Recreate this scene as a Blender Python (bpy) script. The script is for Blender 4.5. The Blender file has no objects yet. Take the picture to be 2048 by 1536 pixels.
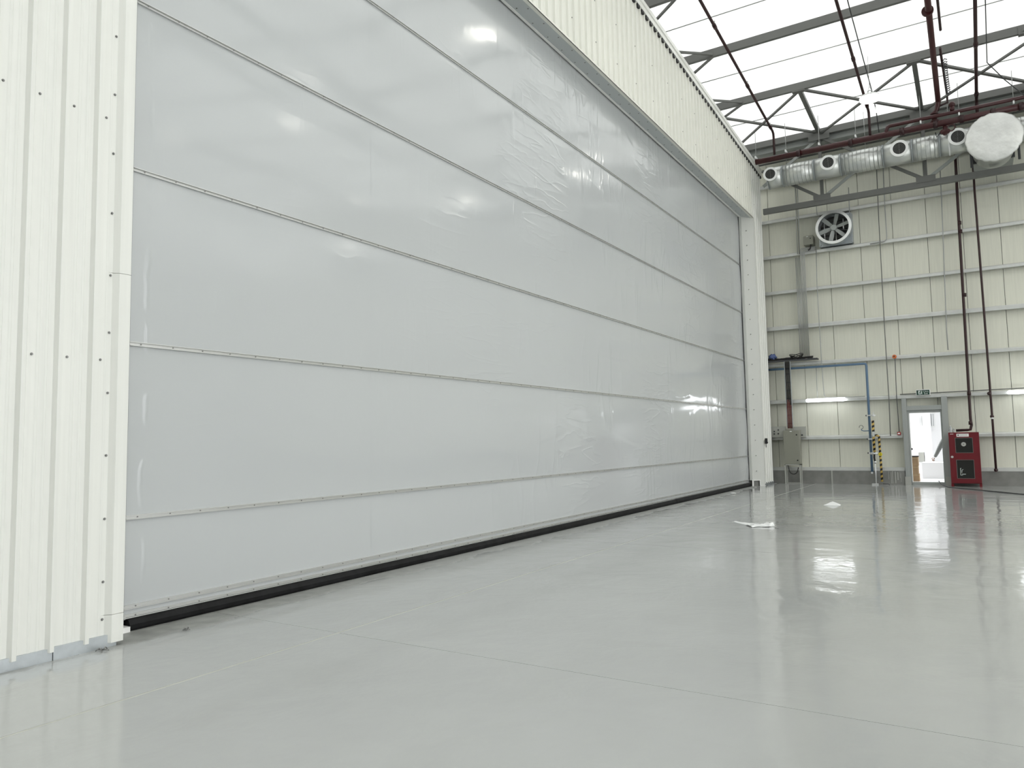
import bpy, bmesh, math, random
from mathutils import Vector, Matrix, Euler

random.seed(7)
S = bpy.context.scene
COL = S.collection

# ------------------------------------------------------------------ camera
F, YAW, PITCH, ROLL = 1480.94, -0.558, 0.0782, -0.0182
CAM = Vector((5.8644, 0.0, 1.45))
fw = Vector((math.sin(YAW) * math.cos(PITCH), math.cos(YAW) * math.cos(PITCH), math.sin(PITCH)))
r0 = Vector((math.cos(YAW), -math.sin(YAW), 0.0)); u0 = r0.cross(fw)
RT = r0 * math.cos(ROLL) + u0 * math.sin(ROLL)
UP = -r0 * math.sin(ROLL) + u0 * math.cos(ROLL)
cd = bpy.data.cameras.new('camera'); cam = bpy.data.objects.new('camera', cd); COL.objects.link(cam)
cd.sensor_fit = 'HORIZONTAL'; cd.sensor_width = 36.0; cd.lens = 36.0 * F / 2048.0
cd.clip_start = 0.05; cd.clip_end = 500
M3 = Matrix((RT, UP, -fw)).transposed()
cam.matrix_world = Matrix.Translation(CAM) @ M3.to_4x4()
S.camera = cam

def ray(px, py): return fw + RT * ((px - 1024) / F) - UP * ((py - 768) / F)
def onp(ax, val, px, py):
    d = ray(px, py); t = (val - CAM[ax]) / d[ax]; return CAM + d * t
def far(px, py, Y=24.58): return onp(1, Y, px, py)       # on a plane parallel to the far wall
def flr(px, py, z=0.0): return onp(2, z, px, py)         # on the floor

# ------------------------------------------------------------------ world, exposure
W = bpy.data.worlds.new('overcast_sky'); S.world = W; W.use_nodes = True
bg = W.node_tree.nodes['Background']
bg.inputs['Color'].default_value = (0.975, 0.985, 0.99, 1)
bg.inputs['Strength'].default_value = 3.03
S.view_settings.view_transform = 'Standard'; S.view_settings.look = 'None'
S.view_settings.exposure = 0.0; S.view_settings.gamma = 1.0
S.view_settings.use_curve_mapping = False
S.cycles.max_bounces = 7; S.cycles.diffuse_bounces = 4; S.cycles.glossy_bounces = 3
S.cycles.transmission_bounces = 4; S.cycles.sample_clamp_indirect = 6.0; S.cycles.adaptive_threshold = 0.02

# ------------------------------------------------------------------ materials
MATS = {}
def mat(name, col, rough=0.5, metal=0.0, spec=0.5, emit=None, es=0.0, bump=None, var=None, coat=0.0):
    m = bpy.data.materials.new(name); m.use_nodes = True; nt = m.node_tree; b = nt.nodes['Principled BSDF']
    b.inputs['Base Color'].default_value = (*col, 1); b.inputs['Roughness'].default_value = rough
    b.inputs['Metallic'].default_value = metal; b.inputs['Specular IOR Level'].default_value = spec
    b.inputs['Coat Weight'].default_value = coat
    if emit: b.inputs['Emission Color'].default_value = (*emit, 1); b.inputs['Emission Strength'].default_value = es
    tc = nt.nodes.new('ShaderNodeTexCoord')
    if var:      # var=(scale, amount, stretch xyz): soft colour variation of paint / dirt
        mp = nt.nodes.new('ShaderNodeMapping'); mp.inputs['Scale'].default_value = var[2]
        nz = nt.nodes.new('ShaderNodeTexNoise'); nz.inputs['Scale'].default_value = var[0]; nz.inputs['Detail'].default_value = 6
        rp = nt.nodes.new('ShaderNodeMapRange'); rp.inputs[1].default_value = 0.3; rp.inputs[2].default_value = 0.7
        rp.inputs[3].default_value = 1 - var[1]; rp.inputs[4].default_value = 1 + var[1] * 0.5
        mx = nt.nodes.new('ShaderNodeVectorMath'); mx.operation = 'SCALE'; mx.inputs[0].default_value = col
        nt.links.new(tc.outputs['Object'], mp.inputs[0]); nt.links.new(mp.outputs[0], nz.inputs['Vector'])
        nt.links.new(nz.outputs['Fac'], rp.inputs[0]); nt.links.new(rp.outputs[0], mx.inputs['Scale'])
        nt.links.new(mx.outputs[0], b.inputs['Base Color'])
    if bump:     # bump=(scale, strength, distance, stretch)
        mp = nt.nodes.new('ShaderNodeMapping'); mp.inputs['Scale'].default_value = bump[3]
        nz = nt.nodes.new('ShaderNodeTexNoise'); nz.inputs['Scale'].default_value = bump[0]; nz.inputs['Detail'].default_value = 3
        bp = nt.nodes.new('ShaderNodeBump'); bp.inputs['Strength'].default_value = bump[1]; bp.inputs['Distance'].default_value = bump[2]
        nt.links.new(tc.outputs['Object'], mp.inputs[0]); nt.links.new(mp.outputs[0], nz.inputs['Vector'])
        nt.links.new(nz.outputs['Fac'], bp.inputs['Height']); nt.links.new(bp.outputs[0], b.inputs['Normal'])
    MATS[name] = m
    return m

mat('white_sheet', (0.83, 0.835, 0.79), 0.38, var=(3, 0.035, (1, 8, 0.25)))
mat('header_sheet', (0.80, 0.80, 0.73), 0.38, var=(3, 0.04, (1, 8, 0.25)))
mat('back_sheet', (0.30, 0.31, 0.30), 0.5)
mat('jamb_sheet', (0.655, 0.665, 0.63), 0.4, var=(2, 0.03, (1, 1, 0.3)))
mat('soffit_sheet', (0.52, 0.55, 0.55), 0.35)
mat('wall_panel', (0.745, 0.745, 0.645), 0.42, var=(4, 0.05, (6, 1, 0.25)))
mat('galvanised', (0.50, 0.535, 0.555), 0.34, 0.6, var=(9, 0.14, (1, 1, 1)))
mat('girt_steel', (0.66, 0.67, 0.65), 0.36, 0.35, var=(5, 0.08, (1, 1, 1)))
mat('grey_paint', (0.135, 0.138, 0.13), 0.5)
mat('grey_post', (0.36, 0.38, 0.365), 0.45)
mat('alu', (0.80, 0.81, 0.81), 0.28, 0.8)
mat('batten_metal', (0.62, 0.625, 0.61), 0.36, 0.55)
mat('rubber', (0.008, 0.008, 0.009), 0.6, spec=0.25, var=(8, 0.8, (1, 1, 1)))
mat('black', (0.01, 0.01, 0.011), 0.5)
mat('dark_grey', (0.05, 0.052, 0.055), 0.5)
mat('screw_metal', (0.25, 0.25, 0.24), 0.4, 0.6)
mat('red_pipe', (0.05, 0.008, 0.009), 0.35, var=(6, 0.15, (1, 1, 1)))
mat('red_pipe_dark', (0.028, 0.006, 0.007), 0.4)
mat('red_cabinet', (0.14, 0.005, 0.011), 0.33, var=(5, 0.1, (1, 1, 1)))
mat('duct_metal', (0.66, 0.68, 0.66), 0.36, 0.85)
mat('foil', (0.78, 0.79, 0.77), 0.45, 0.5, bump=(3.5, 0.5, 0.06, (1, 1, 1)), var=(5, 0.08, (1, 1, 1)))
mat('white_paint', (0.86, 0.87, 0.86), 0.4)
mat('cabinet_beige', (0.27, 0.272, 0.225), 0.45)
mat('plate_grey', (0.42, 0.425, 0.39), 0.45)
mat('concrete', (0.24, 0.24, 0.225), 0.8, var=(3, 0.22, (1, 1, 1)), bump=(30, 0.2, 0.01, (1, 1, 1)))
mat('blue_pipe', (0.115, 0.195, 0.30), 0.4)
mat('blue_cloth', (0.10, 0.14, 0.30), 0.8)
mat('conduit', (0.40, 0.41, 0.40), 0.35, 0.5)
mat('cable_black', (0.014, 0.013, 0.013), 0.6)
mat('cable_red', (0.12, 0.022, 0.018), 0.6)
mat('lamp_tube', (1, 1, 1), 0.4, emit=(0.95, 0.98, 1.0), es=6.0)
mat('lamp_disc', (1, 1, 0.97), 0.4, emit=(1.0, 0.97, 0.88), es=13.0)
mat('green_sign', (0.006, 0.045, 0.028), 0.35)
mat('sign_white', (0.75, 0.82, 0.78), 0.4)
mat('paper', (0.86, 0.87, 0.86), 0.7)
mat('yellow', (0.75, 0.62, 0.02), 0.45)
mat('orange', (0.75, 0.18, 0.04), 0.5)
mat('call_red', (0.35, 0.02, 0.02), 0.4)
mat('cardboard', (0.42, 0.29, 0.17), 0.8, var=(4, 0.2, (1, 1, 1)))
mat('tape', (0.50, 0.38, 0.22), 0.3)
mat('skin', (0.42, 0.25, 0.17), 0.5)
mat('sleeve', (0.27, 0.29, 0.28), 0.85)
mat('trousers', (0.08, 0.09, 0.12), 0.85)
mat('hair', (0.02, 0.016, 0.013), 0.6)
mat('outdoor_white', (0.90, 0.905, 0.91), 0.6)
mat('outdoor_window', (0.25, 0.27, 0.29), 0.2)
mat('outdoor_ground', (0.78, 0.78, 0.77), 0.9)
mat('joint_filler', (0.52, 0.525, 0.475), 0.7)
mat('window_dark', (0.022, 0.023, 0.021), 0.25, spec=0.3)
mat('sealant', (0.88, 0.88, 0.86), 0.5)
mat('clear_plastic', (0.75, 0.77, 0.78), 0.15)
MATS['clear_plastic'].node_tree.nodes['Principled BSDF'].inputs['Transmission Weight'].default_value = 0.75

# striped black / yellow sleeve
m = mat('hazard_stripe', (0.6, 0.42, 0.1), 0.5); nt = m.node_tree; b = nt.nodes['Principled BSDF']
tc = nt.nodes['Texture Coordinate']; wv = nt.nodes.new('ShaderNodeTexWave'); wv.bands_direction = 'Z'
wv.inputs['Scale'].default_value = 2.6; mp = nt.nodes.new('ShaderNodeMapping'); mp.inputs['Rotation'].default_value = (0, 0.45, 0)
cr = nt.nodes.new('ShaderNodeValToRGB'); cr.color_ramp.interpolation = 'CONSTANT'
cr.color_ramp.elements[0].color = (0.012, 0.011, 0.01, 1); cr.color_ramp.elements[1].color = (0.62, 0.43, 0.11, 1); cr.color_ramp.elements[1].position = 0.5
nt.links.new(tc.outputs['Object'], mp.inputs[0]); nt.links.new(mp.outputs[0], wv.inputs['Vector'])
nt.links.new(wv.outputs['Fac'], cr.inputs[0]); nt.links.new(cr.outputs[0], b.inputs['Base Color'])

# translucent roof membrane: passes daylight
m = bpy.data.materials.new('roof_membrane'); m.use_nodes = True; nt = m.node_tree; MATS['roof_membrane'] = m
nt.nodes.remove(nt.nodes['Principled BSDF']); out = nt.nodes['Material Output']
tr = nt.nodes.new('ShaderNodeBsdfTranslucent'); df = nt.nodes.new('ShaderNodeBsdfDiffuse'); ad = nt.nodes.new('ShaderNodeAddShader')
df.inputs['Color'].default_value = (0.36, 0.365, 0.355, 1)
tc = nt.nodes.new('ShaderNodeTexCoord'); nz = nt.nodes.new('ShaderNodeTexNoise'); nz.inputs['Scale'].default_value = 1.6; nz.inputs['Detail'].default_value = 8
nz.inputs['Distortion'].default_value = 1.5
cr = nt.nodes.new('ShaderNodeValToRGB'); cr.color_ramp.elements[0].position = 0.3; cr.color_ramp.elements[1].position = 0.6
cr.color_ramp.elements[0].color = (0.38, 0.385, 0.37, 1); cr.color_ramp.elements[1].color = (0.42, 0.423, 0.41, 1)
nt.links.new(tc.outputs['Object'], nz.inputs['Vector']); nt.links.new(nz.outputs['Fac'], cr.inputs[0]); nt.links.new(cr.outputs[0], tr.inputs['Color'])
nt.links.new(tr.outputs[0], ad.inputs[0]); nt.links.new(df.outputs[0], ad.inputs[1]); nt.links.new(ad.outputs[0], out.inputs['Surface'])

# curtain fabric: smooth coated PVC with creases
m = mat('curtain_fabric', (0.54, 0.56, 0.566), 0.2, spec=0.6); nt = m.node_tree; b = nt.nodes['Principled BSDF']; L = nt.links
tc = nt.nodes['Texture Coordinate']
def noise(scale, stretch, detail=3.0, dist=0.0, rot=(0, 0, 0)):
    mp = nt.nodes.new('ShaderNodeMapping'); mp.inputs['Scale'].default_value = stretch; mp.inputs['Rotation'].default_value = rot
    n = nt.nodes.new('ShaderNodeTexNoise'); n.inputs['Scale'].default_value = scale; n.inputs['Detail'].default_value = detail; n.inputs['Distortion'].default_value = dist
    L.new(tc.outputs['Object'], mp.inputs[0]); L.new(mp.outputs[0], n.inputs['Vector']); return n.outputs['Fac']
def math_(op, a, bb):
    n = nt.nodes.new('ShaderNodeMath'); n.operation = op
    for i, v in enumerate((a, bb)):
        if isinstance(v, (int, float)): n.inputs[i].default_value = v
        else: L.new(v, n.inputs[i])
    return n.outputs[0]
def ramp(v, lo, hi, a=0.0, bb=1.0):
    n = nt.nodes.new('ShaderNodeMapRange'); n.inputs[1].default_value = lo; n.inputs[2].default_value = hi; n.inputs[3].default_value = a; n.inputs[4].default_value = bb
    n.interpolation_type = 'SMOOTHSTEP'; L.new(v, n.inputs[0]); return n.outputs[0]
soft = noise(0.35, (1, 1, 1), 2)                                  # slow billow of the sheet
sep = nt.nodes.new('ShaderNodeSeparateXYZ'); L.new(tc.outputs['Object'], sep.inputs[0])
def ridge(n_out, power):                                          # thin crease lines where the noise crosses its middle
    d = math_('ABSOLUTE', math_('SUBTRACT', n_out, 0.5), 0.0)
    return math_('POWER', math_('SUBTRACT', 1.0, math_('MINIMUM', math_('MULTIPLY', d, 4.0), 1.0)), power)
pucker = noise(1.0, (1, 4.2, 0.7), 2, 0.5)                        # upright puckers
rip = ridge(noise(0.9, (1, 1.0, 3.8), 2, 0.35, (0.55, 0, 0)), 7.0)  # slanting creases
riv = ridge(noise(0.7, (1, 3.2, 0.6), 2, 0.6), 7.0)               # long upright creases
rih = ridge(noise(0.5, (1, 0.35, 3.0), 2, 0.3), 9.0)              # level fold lines from packing
mA = ramp(noise(0.42, (1, 1, 1), 1), 0.50, 0.64); mB = ramp(noise(0.55, (1, 1.3, 1), 1, 0.0, (1, 0, 0)), 0.50, 0.62); mC = ramp(noise(0.8, (1, 0.6, 1.6), 1, 0.0, (2, 0, 0)), 0.52, 0.62)
ymask = math_('ADD', math_('MULTIPLY', ramp(sep.outputs['Y'], 6.0, 12.5), 0.88), 0.12)
fine = math_('ADD', math_('MULTIPLY', math_('MULTIPLY', pucker, mC), 0.22), math_('ADD', math_('MULTIPLY', math_('MULTIPLY', rip, mA), 0.10), math_('ADD', math_('MULTIPLY', math_('MULTIPLY', riv, mB), 0.14), math_('MULTIPLY', math_('MULTIPLY', rih, mA), 0.10))))
edge_d = math_('ABSOLUTE', math_('SUBTRACT', math_('SUBTRACT', sep.outputs['Y'], 3.60), math_('MULTIPLY', math_('SUBTRACT', noise(1.8, (1, 1, 1), 3), 0.5), 0.16)), 0.0)
edge_c = math_('MULTIPLY', ramp(edge_d, 0.0, 0.03, 1.0, 0.0), math_('MULTIPLY', ramp(noise(2.4, (1, 1, 1), 1), 0.45, 0.6), 0.14))
h = math_('ADD', math_('MULTIPLY', soft, 0.25), math_('ADD', math_('MULTIPLY', fine, ymask), edge_c))
h = math_('ADD', h, math_('MULTIPLY', noise(2.2, (1, 1.5, 0.6), 2), 0.010))
bp = nt.nodes.new('ShaderNodeBump'); bp.inputs['Strength'].default_value = 0.7; bp.inputs['Distance'].default_value = 0.05
L.new(h, bp.inputs['Height']); L.new(bp.outputs[0], b.inputs['Normal'])
rr = ramp(noise(0.6, (1, 1, 1), 3), 0.35, 0.7, 0.10, 0.17); L.new(rr, b.inputs['Roughness'])

# epoxy floor: glossy, gently uneven, bare concrete along the door threshold
m = mat('epoxy_floor', (0.40, 0.42, 0.41), 0.14, spec=0.5); nt = m.node_tree; b = nt.nodes['Principled BSDF']; L = nt.links
geo = nt.nodes.new('ShaderNodeNewGeometry')
class _T:                                       # noise() above reads tc.outputs['Object']: use world position on slabs
    outputs = {'Object': geo.outputs['Position']}
tc = _T
sep = nt.nodes.new('ShaderNodeSeparateXYZ'); L.new(geo.outputs['Position'], sep.inputs[0])
edge = math_('ADD', sep.outputs['X'], math_('MULTIPLY', math_('SUBTRACT', noise(1.6, (1, 0.6, 1), 6), 0.5), 0.75))
bare = ramp(edge, 0.30, 0.46, 1.0, 0.0)
rng = math_('MULTIPLY', bare, ramp(sep.outputs['Y'], 3.0, 8.5, 0.9, 0.5))
tint = ramp(noise(0.5, (1, 1, 1), 4), 0.3, 0.7, 0.96, 1.03)
vm = nt.nodes.new('ShaderNodeVectorMath'); vm.operation = 'SCALE'; vm.inputs[0].default_value = (0.445, 0.455, 0.447); L.new(tint, vm.inputs['Scale'])
vc = nt.nodes.new('ShaderNodeVectorMath'); vc.operation = 'SCALE'; vc.inputs[0].default_value = (0.30, 0.305, 0.285)
L.new(ramp(noise(7, (1, 1, 1), 6), 0.3, 0.7, 0.75, 1.15), vc.inputs['Scale'])
mx = nt.nodes.new('ShaderNodeMix'); mx.data_type = 'VECTOR'
L.new(rng, mx.inputs['Factor']); L.new(vm.outputs[0], mx.inputs[4]); L.new(vc.outputs[0], mx.inputs[5]); L.new(mx.outputs[1], b.inputs['Base Color'])
ro = math_('ADD', ramp(noise(0.9, (1, 1, 1), 5), 0.35, 0.7, 0.055, 0.13), math_('MULTIPLY', bare, 0.4)); L.new(ro, b.inputs['Roughness'])
hh = math_('ADD', noise(1.7, (1, 1, 1), 4, 0.4), math_('MULTIPLY', noise(9.0, (1, 1, 1), 3), 0.10))
bp = nt.nodes.new('ShaderNodeBump'); bp.inputs['Strength'].default_value = 0.5; bp.inputs['Distance'].default_value = 0.018
L.new(hh, bp.inputs['Height']); L.new(bp.outputs[0], b.inputs['Normal'])

# ------------------------------------------------------------------ mesh helpers
class MB:
    def __init__(s): s.v = []; s.f = []; s.sm = []
    def add(s, vs, fs, smooth=False):
        n = len(s.v); s.v += [tuple(p) for p in vs]; s.f += [tuple(i + n for i in f) for f in fs]; s.sm += [smooth] * len(fs); return s
    def box(s, x0, x1, y0, y1, z0, z1):
        v = [(x, y, z) for x in (x0, x1) for y in (y0, y1) for z in (z0, z1)]
        return s.add(v, [(0, 1, 3, 2), (4, 6, 7, 5), (0, 4, 5, 1), (2, 3, 7, 6), (0, 2, 6, 4), (1, 5, 7, 3)])
    def bar(s, p, q, w, h, up=(0, 0, 1)):
        p = Vector(p); q = Vector(q); d = (q - p).normalized(); u = Vector(up)
        if abs(d.dot(u)) > 0.98: u = Vector((0, 1, 0))
        a = d.cross(u).normalized() * w / 2; c = a.cross(d).normalized() * h / 2
        v = [e + i * a + j * c for e in (p, q) for i in (-1, 1) for j in (-1, 1)]
        return s.add(v, [(0, 1, 3, 2), (4, 6, 7, 5), (0, 4, 5, 1), (2, 3, 7, 6), (0, 2, 6, 4), (1, 5, 7, 3)])
    def tube(s, pts, r, n=8, cap=True):
        pts = [Vector(p) for p in pts]; rings = []
        d0 = (pts[1] - pts[0]).normalized(); ref = Vector((0, 0, 1)) if abs(d0.z) < 0.9 else Vector((1, 0, 0))
        a = d0.cross(ref).normalized()
        vs = []; fs = []
        for i, p in enumerate(pts):
            d = ((pts[min(i + 1, len(pts) - 1)] - pts[max(i - 1, 0)])).normalized()
            a = (a - d * a.dot(d)).normalized(); c = d.cross(a)
            rr = r[i] if isinstance(r, (list, tuple)) else r
            vs += [p + (a * math.cos(2 * math.pi * k / n) + c * math.sin(2 * math.pi * k / n)) * rr for k in range(n)]
        for i in range(len(pts) - 1):
            for k in range(n): fs.append((i * n + k, i * n + (k + 1) % n, (i + 1) * n + (k + 1) % n, (i + 1) * n + k))
        s.add(vs, fs, True)
        if cap:
            m = len(s.v) - len(vs); s.f += [tuple(m + k for k in range(n))[::-1], tuple(m + (len(pts) - 1) * n + k for k in range(n))]; s.sm += [False, False]
        return s
    def ring(s, c, ax, r0, r1, depth, n=32):     # flat annulus with thickness, axis ax (points outwards)
        c = Vector(c); ax = Vector(ax).normalized(); a = ax.orthogonal().normalized(); b_ = ax.cross(a); vs = []; fs = []
        for rr, dd in ((r0, 0), (r1, 0), (r1, depth), (r0, depth)):
            vs += [c + ax * dd + (a * math.cos(2 * math.pi * k / n) + b_ * math.sin(2 * math.pi * k / n)) * rr for k in range(n)]
        for j in range(4):
            for k in range(n): fs.append((j * n + k, j * n + (k + 1) % n, ((j + 1) % 4) * n + (k + 1) % n, ((j + 1) % 4) * n + k))
        return s.add(vs, fs)
    def disc(s, c, ax, r, depth=0.01, n=32):
        c = Vector(c); ax = Vector(ax).normalized(); return s.tube([c, c + ax * depth], r, n)
    def ball(s, c, r, n=10, m=7, sq=(1, 1, 1)):
        c = Vector(c); vs = [c + Vector((0, 0, r * sq[2]))]; fs = []
        for i in range(1, m):
            t = math.pi * i / m
            vs += [c + Vector((math.sin(t) * math.cos(2 * math.pi * k / n) * r * sq[0], math.sin(t) * math.sin(2 * math.pi * k / n) * r * sq[1], math.cos(t) * r * sq[2])) for k in range(n)]
        vs.append(c - Vector((0, 0, r * sq[2]))); e = len(vs) - 1
        for k in range(n): fs.append((0, 1 + k, 1 + (k + 1) % n)); fs.append((e, e - n + (k + 1) % n, e - n + k))
        for i in range(m - 2):
            for k in range(n): fs.append((1 + i * n + k, 1 + (i + 1) * n + k, 1 + (i + 1) * n + (k + 1) % n, 1 + i * n + (k + 1) % n))
        return s.add(vs, fs, True)
    def prism(s, prof, p, q, close=True):        # profile of (Vector offsets) extruded from p to q
        n = len(prof); p = Vector(p); q = Vector(q)
        vs = [p + Vector(o) for o in prof] + [q + Vector(o) for o in prof]
        fs = [(k, (k + 1) % n, n + (k + 1) % n, n + k) for k in range(n if close else n - 1)]
        if close: fs += [tuple(range(n))[::-1], tuple(range(n, 2 * n))]
        return s.add(vs, fs)
    def build(s, name, m, parent=None, loc=None, bevel=0.0):
        me = bpy.data.meshes.new(name); me.from_pydata(s.v, [], s.f); me.update()
        me.polygons.foreach_set('use_smooth', s.sm)
        bm = bmesh.new(); bm.from_mesh(me); bmesh.ops.recalc_face_normals(bm, faces=bm.faces); bm.to_mesh(me); bm.free()
        me.materials.append(MATS[m]); return place(name, me, parent, loc, bevel)

def place(name, me, parent=None, loc=None, bevel=0.0):
    o = bpy.data.objects.new(name, me); COL.objects.link(o)
    if loc is not None: o.location = loc
    if parent is not None:
        o.parent = parent
        if parent.type == 'EMPTY': o.matrix_parent_inverse = Matrix.Translation(-parent.location)
    if bevel:
        md = o.modifiers.new('bevel', 'BEVEL'); md.width = bevel; md.segments = 2; md.limit_method = 'ANGLE'
    return o
def tag(o, label=None, cat=None, group=None, kind=None):
    if label: o['label'] = label
    if cat: o['category'] = cat
    if group: o['group'] = group
    if kind: o['kind'] = kind
    return o
def thing(name, label, cat, loc, group=None, kind=None):
    o = bpy.data.objects.new(name, None); o.empty_display_size = 0.2; COL.objects.link(o); o.location = Vector(loc)
    return tag(o, label, cat, group, kind)
def struct(name, label, loc=(0, 0, 0)): return thing(name, label, None, loc, kind='structure')
def stuff(o): o['kind'] = 'stuff'; return o
def arc(c, a, b, r, n=5):   # quarter bend helper: points from c+a*r to c+b*r around corner c
    c = Vector(c); a = Vector(a); b = Vector(b)
    o = c + (a + b) * r
    return [o - b * r * math.cos(t) - a * r * math.sin(t) for t in [math.pi / 2 * i / n for i in range(n + 1)]]

# ------------------------------------------------------------------ dimensions
XW = 0.34                   # pans of the gable cladding
CR = XW + 0.035             # crests
Y0, Y1 = 3.24, 23.07        # door opening corners
YE = 24.35                  # end of gable cladding
ZS = 8.24                   # soffit of the door header
YF = 24.78                  # far wall panel face
XR, YB, YRIDGE = 26.0, -14.0, 5.0
SL = 0.059
def ztop(y): return 10.24 + SL * (19.07 - y) if y > YRIDGE else 10.24 + SL * (19.07 - YRIDGE) - SL * (YRIDGE - y)
def zroof(y): return 10.885 + 0.20 + SL * (17.74 - (y if y > YRIDGE else 2 * YRIDGE - y))   # membrane
def zpur(y): return zroof(y) - 0.20

# ------------------------------------------------------------------ floor
floor = struct('floor', 'glossy light grey epoxy coated hangar floor with sawn joints')
MB().box(-0.6, XR, YB, YF + 0.1, -0.12, -0.0022).build('joint_filler', 'joint_filler', floor)
xs = [-0.6] + [1.58 + 5.5 * i for i in range(8)]; xs = [x for x in xs if x < XR] + [XR]
ys = [YB] + [4.25 + 5.5 * i for i in range(-3, 4)] + [YF + 0.1]
for i in range(len(xs) - 1):
    for j in range(len(ys) - 1):
        gx = 0.012; gy = 0.0028
        MB().box(xs[i] + gx, xs[i + 1] - gx, ys[j] + gy, ys[j + 1] - gy, -0.06, 0.0).build('slab', 'epoxy_floor', floor)
MB().box(-60, 140, YF + 0.35, 90, -0.15, -0.02).box(XR, 140, -60, YF + 0.35, -0.15, -0.02).build('ground', 'outdoor_ground')
tag(bpy.data.objects['ground'], 'pale concrete yard outside the hangar', None, kind='structure')

# ------------------------------------------------------------------ gable wall on the door side
wall_left = struct('wall_left', 'off white ribbed metal cladding around the tall curtain door')
P = 0.2382
def sheet(y_a, y_b, zb, mname, name='cladding_panel'):
    # trapezoid ribs with bases at 2.707 + k P ; clipped to [y_a, y_b]
    pts = []
    k = math.floor((y_a - 2.707) / P) - 1
    raw = []
    while 2.707 + k * P < y_b + P:
        a = 2.707 + k * P
        raw += [(a, 0), (a + 0.018, 0.035), (a + 0.046, 0.035), (a + 0.064, 0.0), (a + 0.120, 0.0), (a + 0.126, 0.003), (a + 0.140, 0.003), (a + 0.146, 0), (a + 0.178, 0), (a + 0.184, 0.003), (a + 0.196, 0.003), (a + 0.202, 0)]; k += 1
    def at(y):
        for (p, hp), (q, hq) in zip(raw, raw[1:]):
            if p <= y <= q: return hp + (hq - hp) * (y - p) / (q - p)
        return 0
    pts = [(y_a, at(y_a))] + [r_ for r_ in raw if y_a < r_[0] < y_b] + [(y_b, at(y_b))]
    n = len(pts); vs = [(XW + h_, y, zb) for y, h_ in pts] + [(XW + h_, y, ztop(y) + 0.12) for y, h_ in pts]
    return MB().add(vs, [(i, i + 1, n + i + 1, n + i) for i in range(n - 1)]).build(name, mname, wall_left)
y = 2.707 + 0.064 + P * 0 - 4 * P * 18
edges = []
while y < YE:
    edges.append(y); y += 4 * P
edges = [e for e in edges if e > YB] ; edges = [YB] + edges + [YE]
for a, b_ in zip(edges, edges[1:]):
    spans = [(a, b_)]
    for lo, hi, zb, mn in ((YB, 3.11, 0.06, 'white_sheet'), (3.11, Y1, ZS, 'header_sheet'), (Y1, YE, 0.06, 'white_sheet')):
        s_, e_ = max(a, lo), min(b_, hi)
        if e_ - s_ > 0.01: sheet(s_, e_, zb, mn)
# overlapping sheet seams on the header are thin dark laps
for e in edges[1:-1]:
    if e > 3.3: MB().box(XW + 0.001, XW + 0.004, e - 0.004, e + 0.004, ZS if e < Y1 else 0.06, ztop(e)).build('lap_joint', 'plate_grey', wall_left)
# corner flashing, near jamb: slope then flat crest and return into the opening
def corner_flashing(z0, z1):
    pr = [(XW + 0.004, 3.082), (XW + 0.004, 3.115), (CR + 0.006, 3.150), (CR + 0.006, Y0), (-0.34, Y0), (-0.34, Y0 - 0.02), (CR - 0.02, Y0 - 0.02), (XW - 0.02, 3.082)]
    MB().prism([(x, yy, 0) for x, yy in pr], (0, 0, z0), (0, 0, z1)).build('corner_flashing', 'white_sheet', wall_left)
corner_flashing(0.235, 2.79); corner_flashing(2.793, ZS + 0.02); corner_flashing(0.03, 0.232)
# galvanised base angle
MB().box(XW - 0.02, XW + 0.02, YB, 2.75, 0.0, 0.085).build('base_angle', 'galvanised', wall_left)
MB().box(XW - 0.02, XW + 0.023, 2.755, 3.20, 0.0, 0.09).build('base_angle', 'galvanised', wall_left)
MB().box(XW - 0.02, XW + 0.02, Y1 + 0.04, YE, 0.0, 0.085).build('base_angle', 'galvanised', wall_left)
# far jamb: splayed face from the curtain to the corner, with narrow front strip
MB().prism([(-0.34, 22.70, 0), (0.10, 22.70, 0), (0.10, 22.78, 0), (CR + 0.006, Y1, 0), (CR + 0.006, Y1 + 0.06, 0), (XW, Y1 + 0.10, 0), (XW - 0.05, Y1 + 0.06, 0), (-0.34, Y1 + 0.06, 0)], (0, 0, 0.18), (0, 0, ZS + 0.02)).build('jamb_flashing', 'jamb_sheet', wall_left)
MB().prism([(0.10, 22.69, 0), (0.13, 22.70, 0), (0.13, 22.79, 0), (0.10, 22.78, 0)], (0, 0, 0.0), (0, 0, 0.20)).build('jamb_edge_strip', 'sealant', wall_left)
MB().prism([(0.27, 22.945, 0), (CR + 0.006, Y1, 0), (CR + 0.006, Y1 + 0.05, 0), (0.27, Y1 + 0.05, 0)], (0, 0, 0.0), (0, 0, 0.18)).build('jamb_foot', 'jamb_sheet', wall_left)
MB().prism([(0.12, 22.86, 0), (0.28, 23.0, 0), (0.28, 23.1, 0), (0.12, 23.1, 0)], (0, 0, 0.0), (0, 0, 0.18)).build('bare_base', 'concrete', wall_left)
MB().prism([(0.12, 22.77, 0), (0.28, 22.93, 0), (0.28, 22.96, 0), (0.12, 22.82, 0)], (0, 0, 0.165), (0, 0, 0.185)).build('sealant_bead', 'sealant', wall_left)
MB().prism([(0.265, 22.92, 0), (0.285, 22.935, 0), (0.285, 22.97, 0), (0.265, 22.95, 0)], (0, 0, 0.0), (0, 0, 0.185)).build('sealant_bead', 'sealant', wall_left)
MB().prism([(0.28, 22.935, 0), (CR + 0.02, Y1 - 0.02, 0), (CR + 0.02, Y1 + 0.02, 0), (0.28, 22.99, 0)], (0, 0, 0.0), (0, 0, 0.012)).build('sealant_bead', 'sealant', wall_left)
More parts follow.
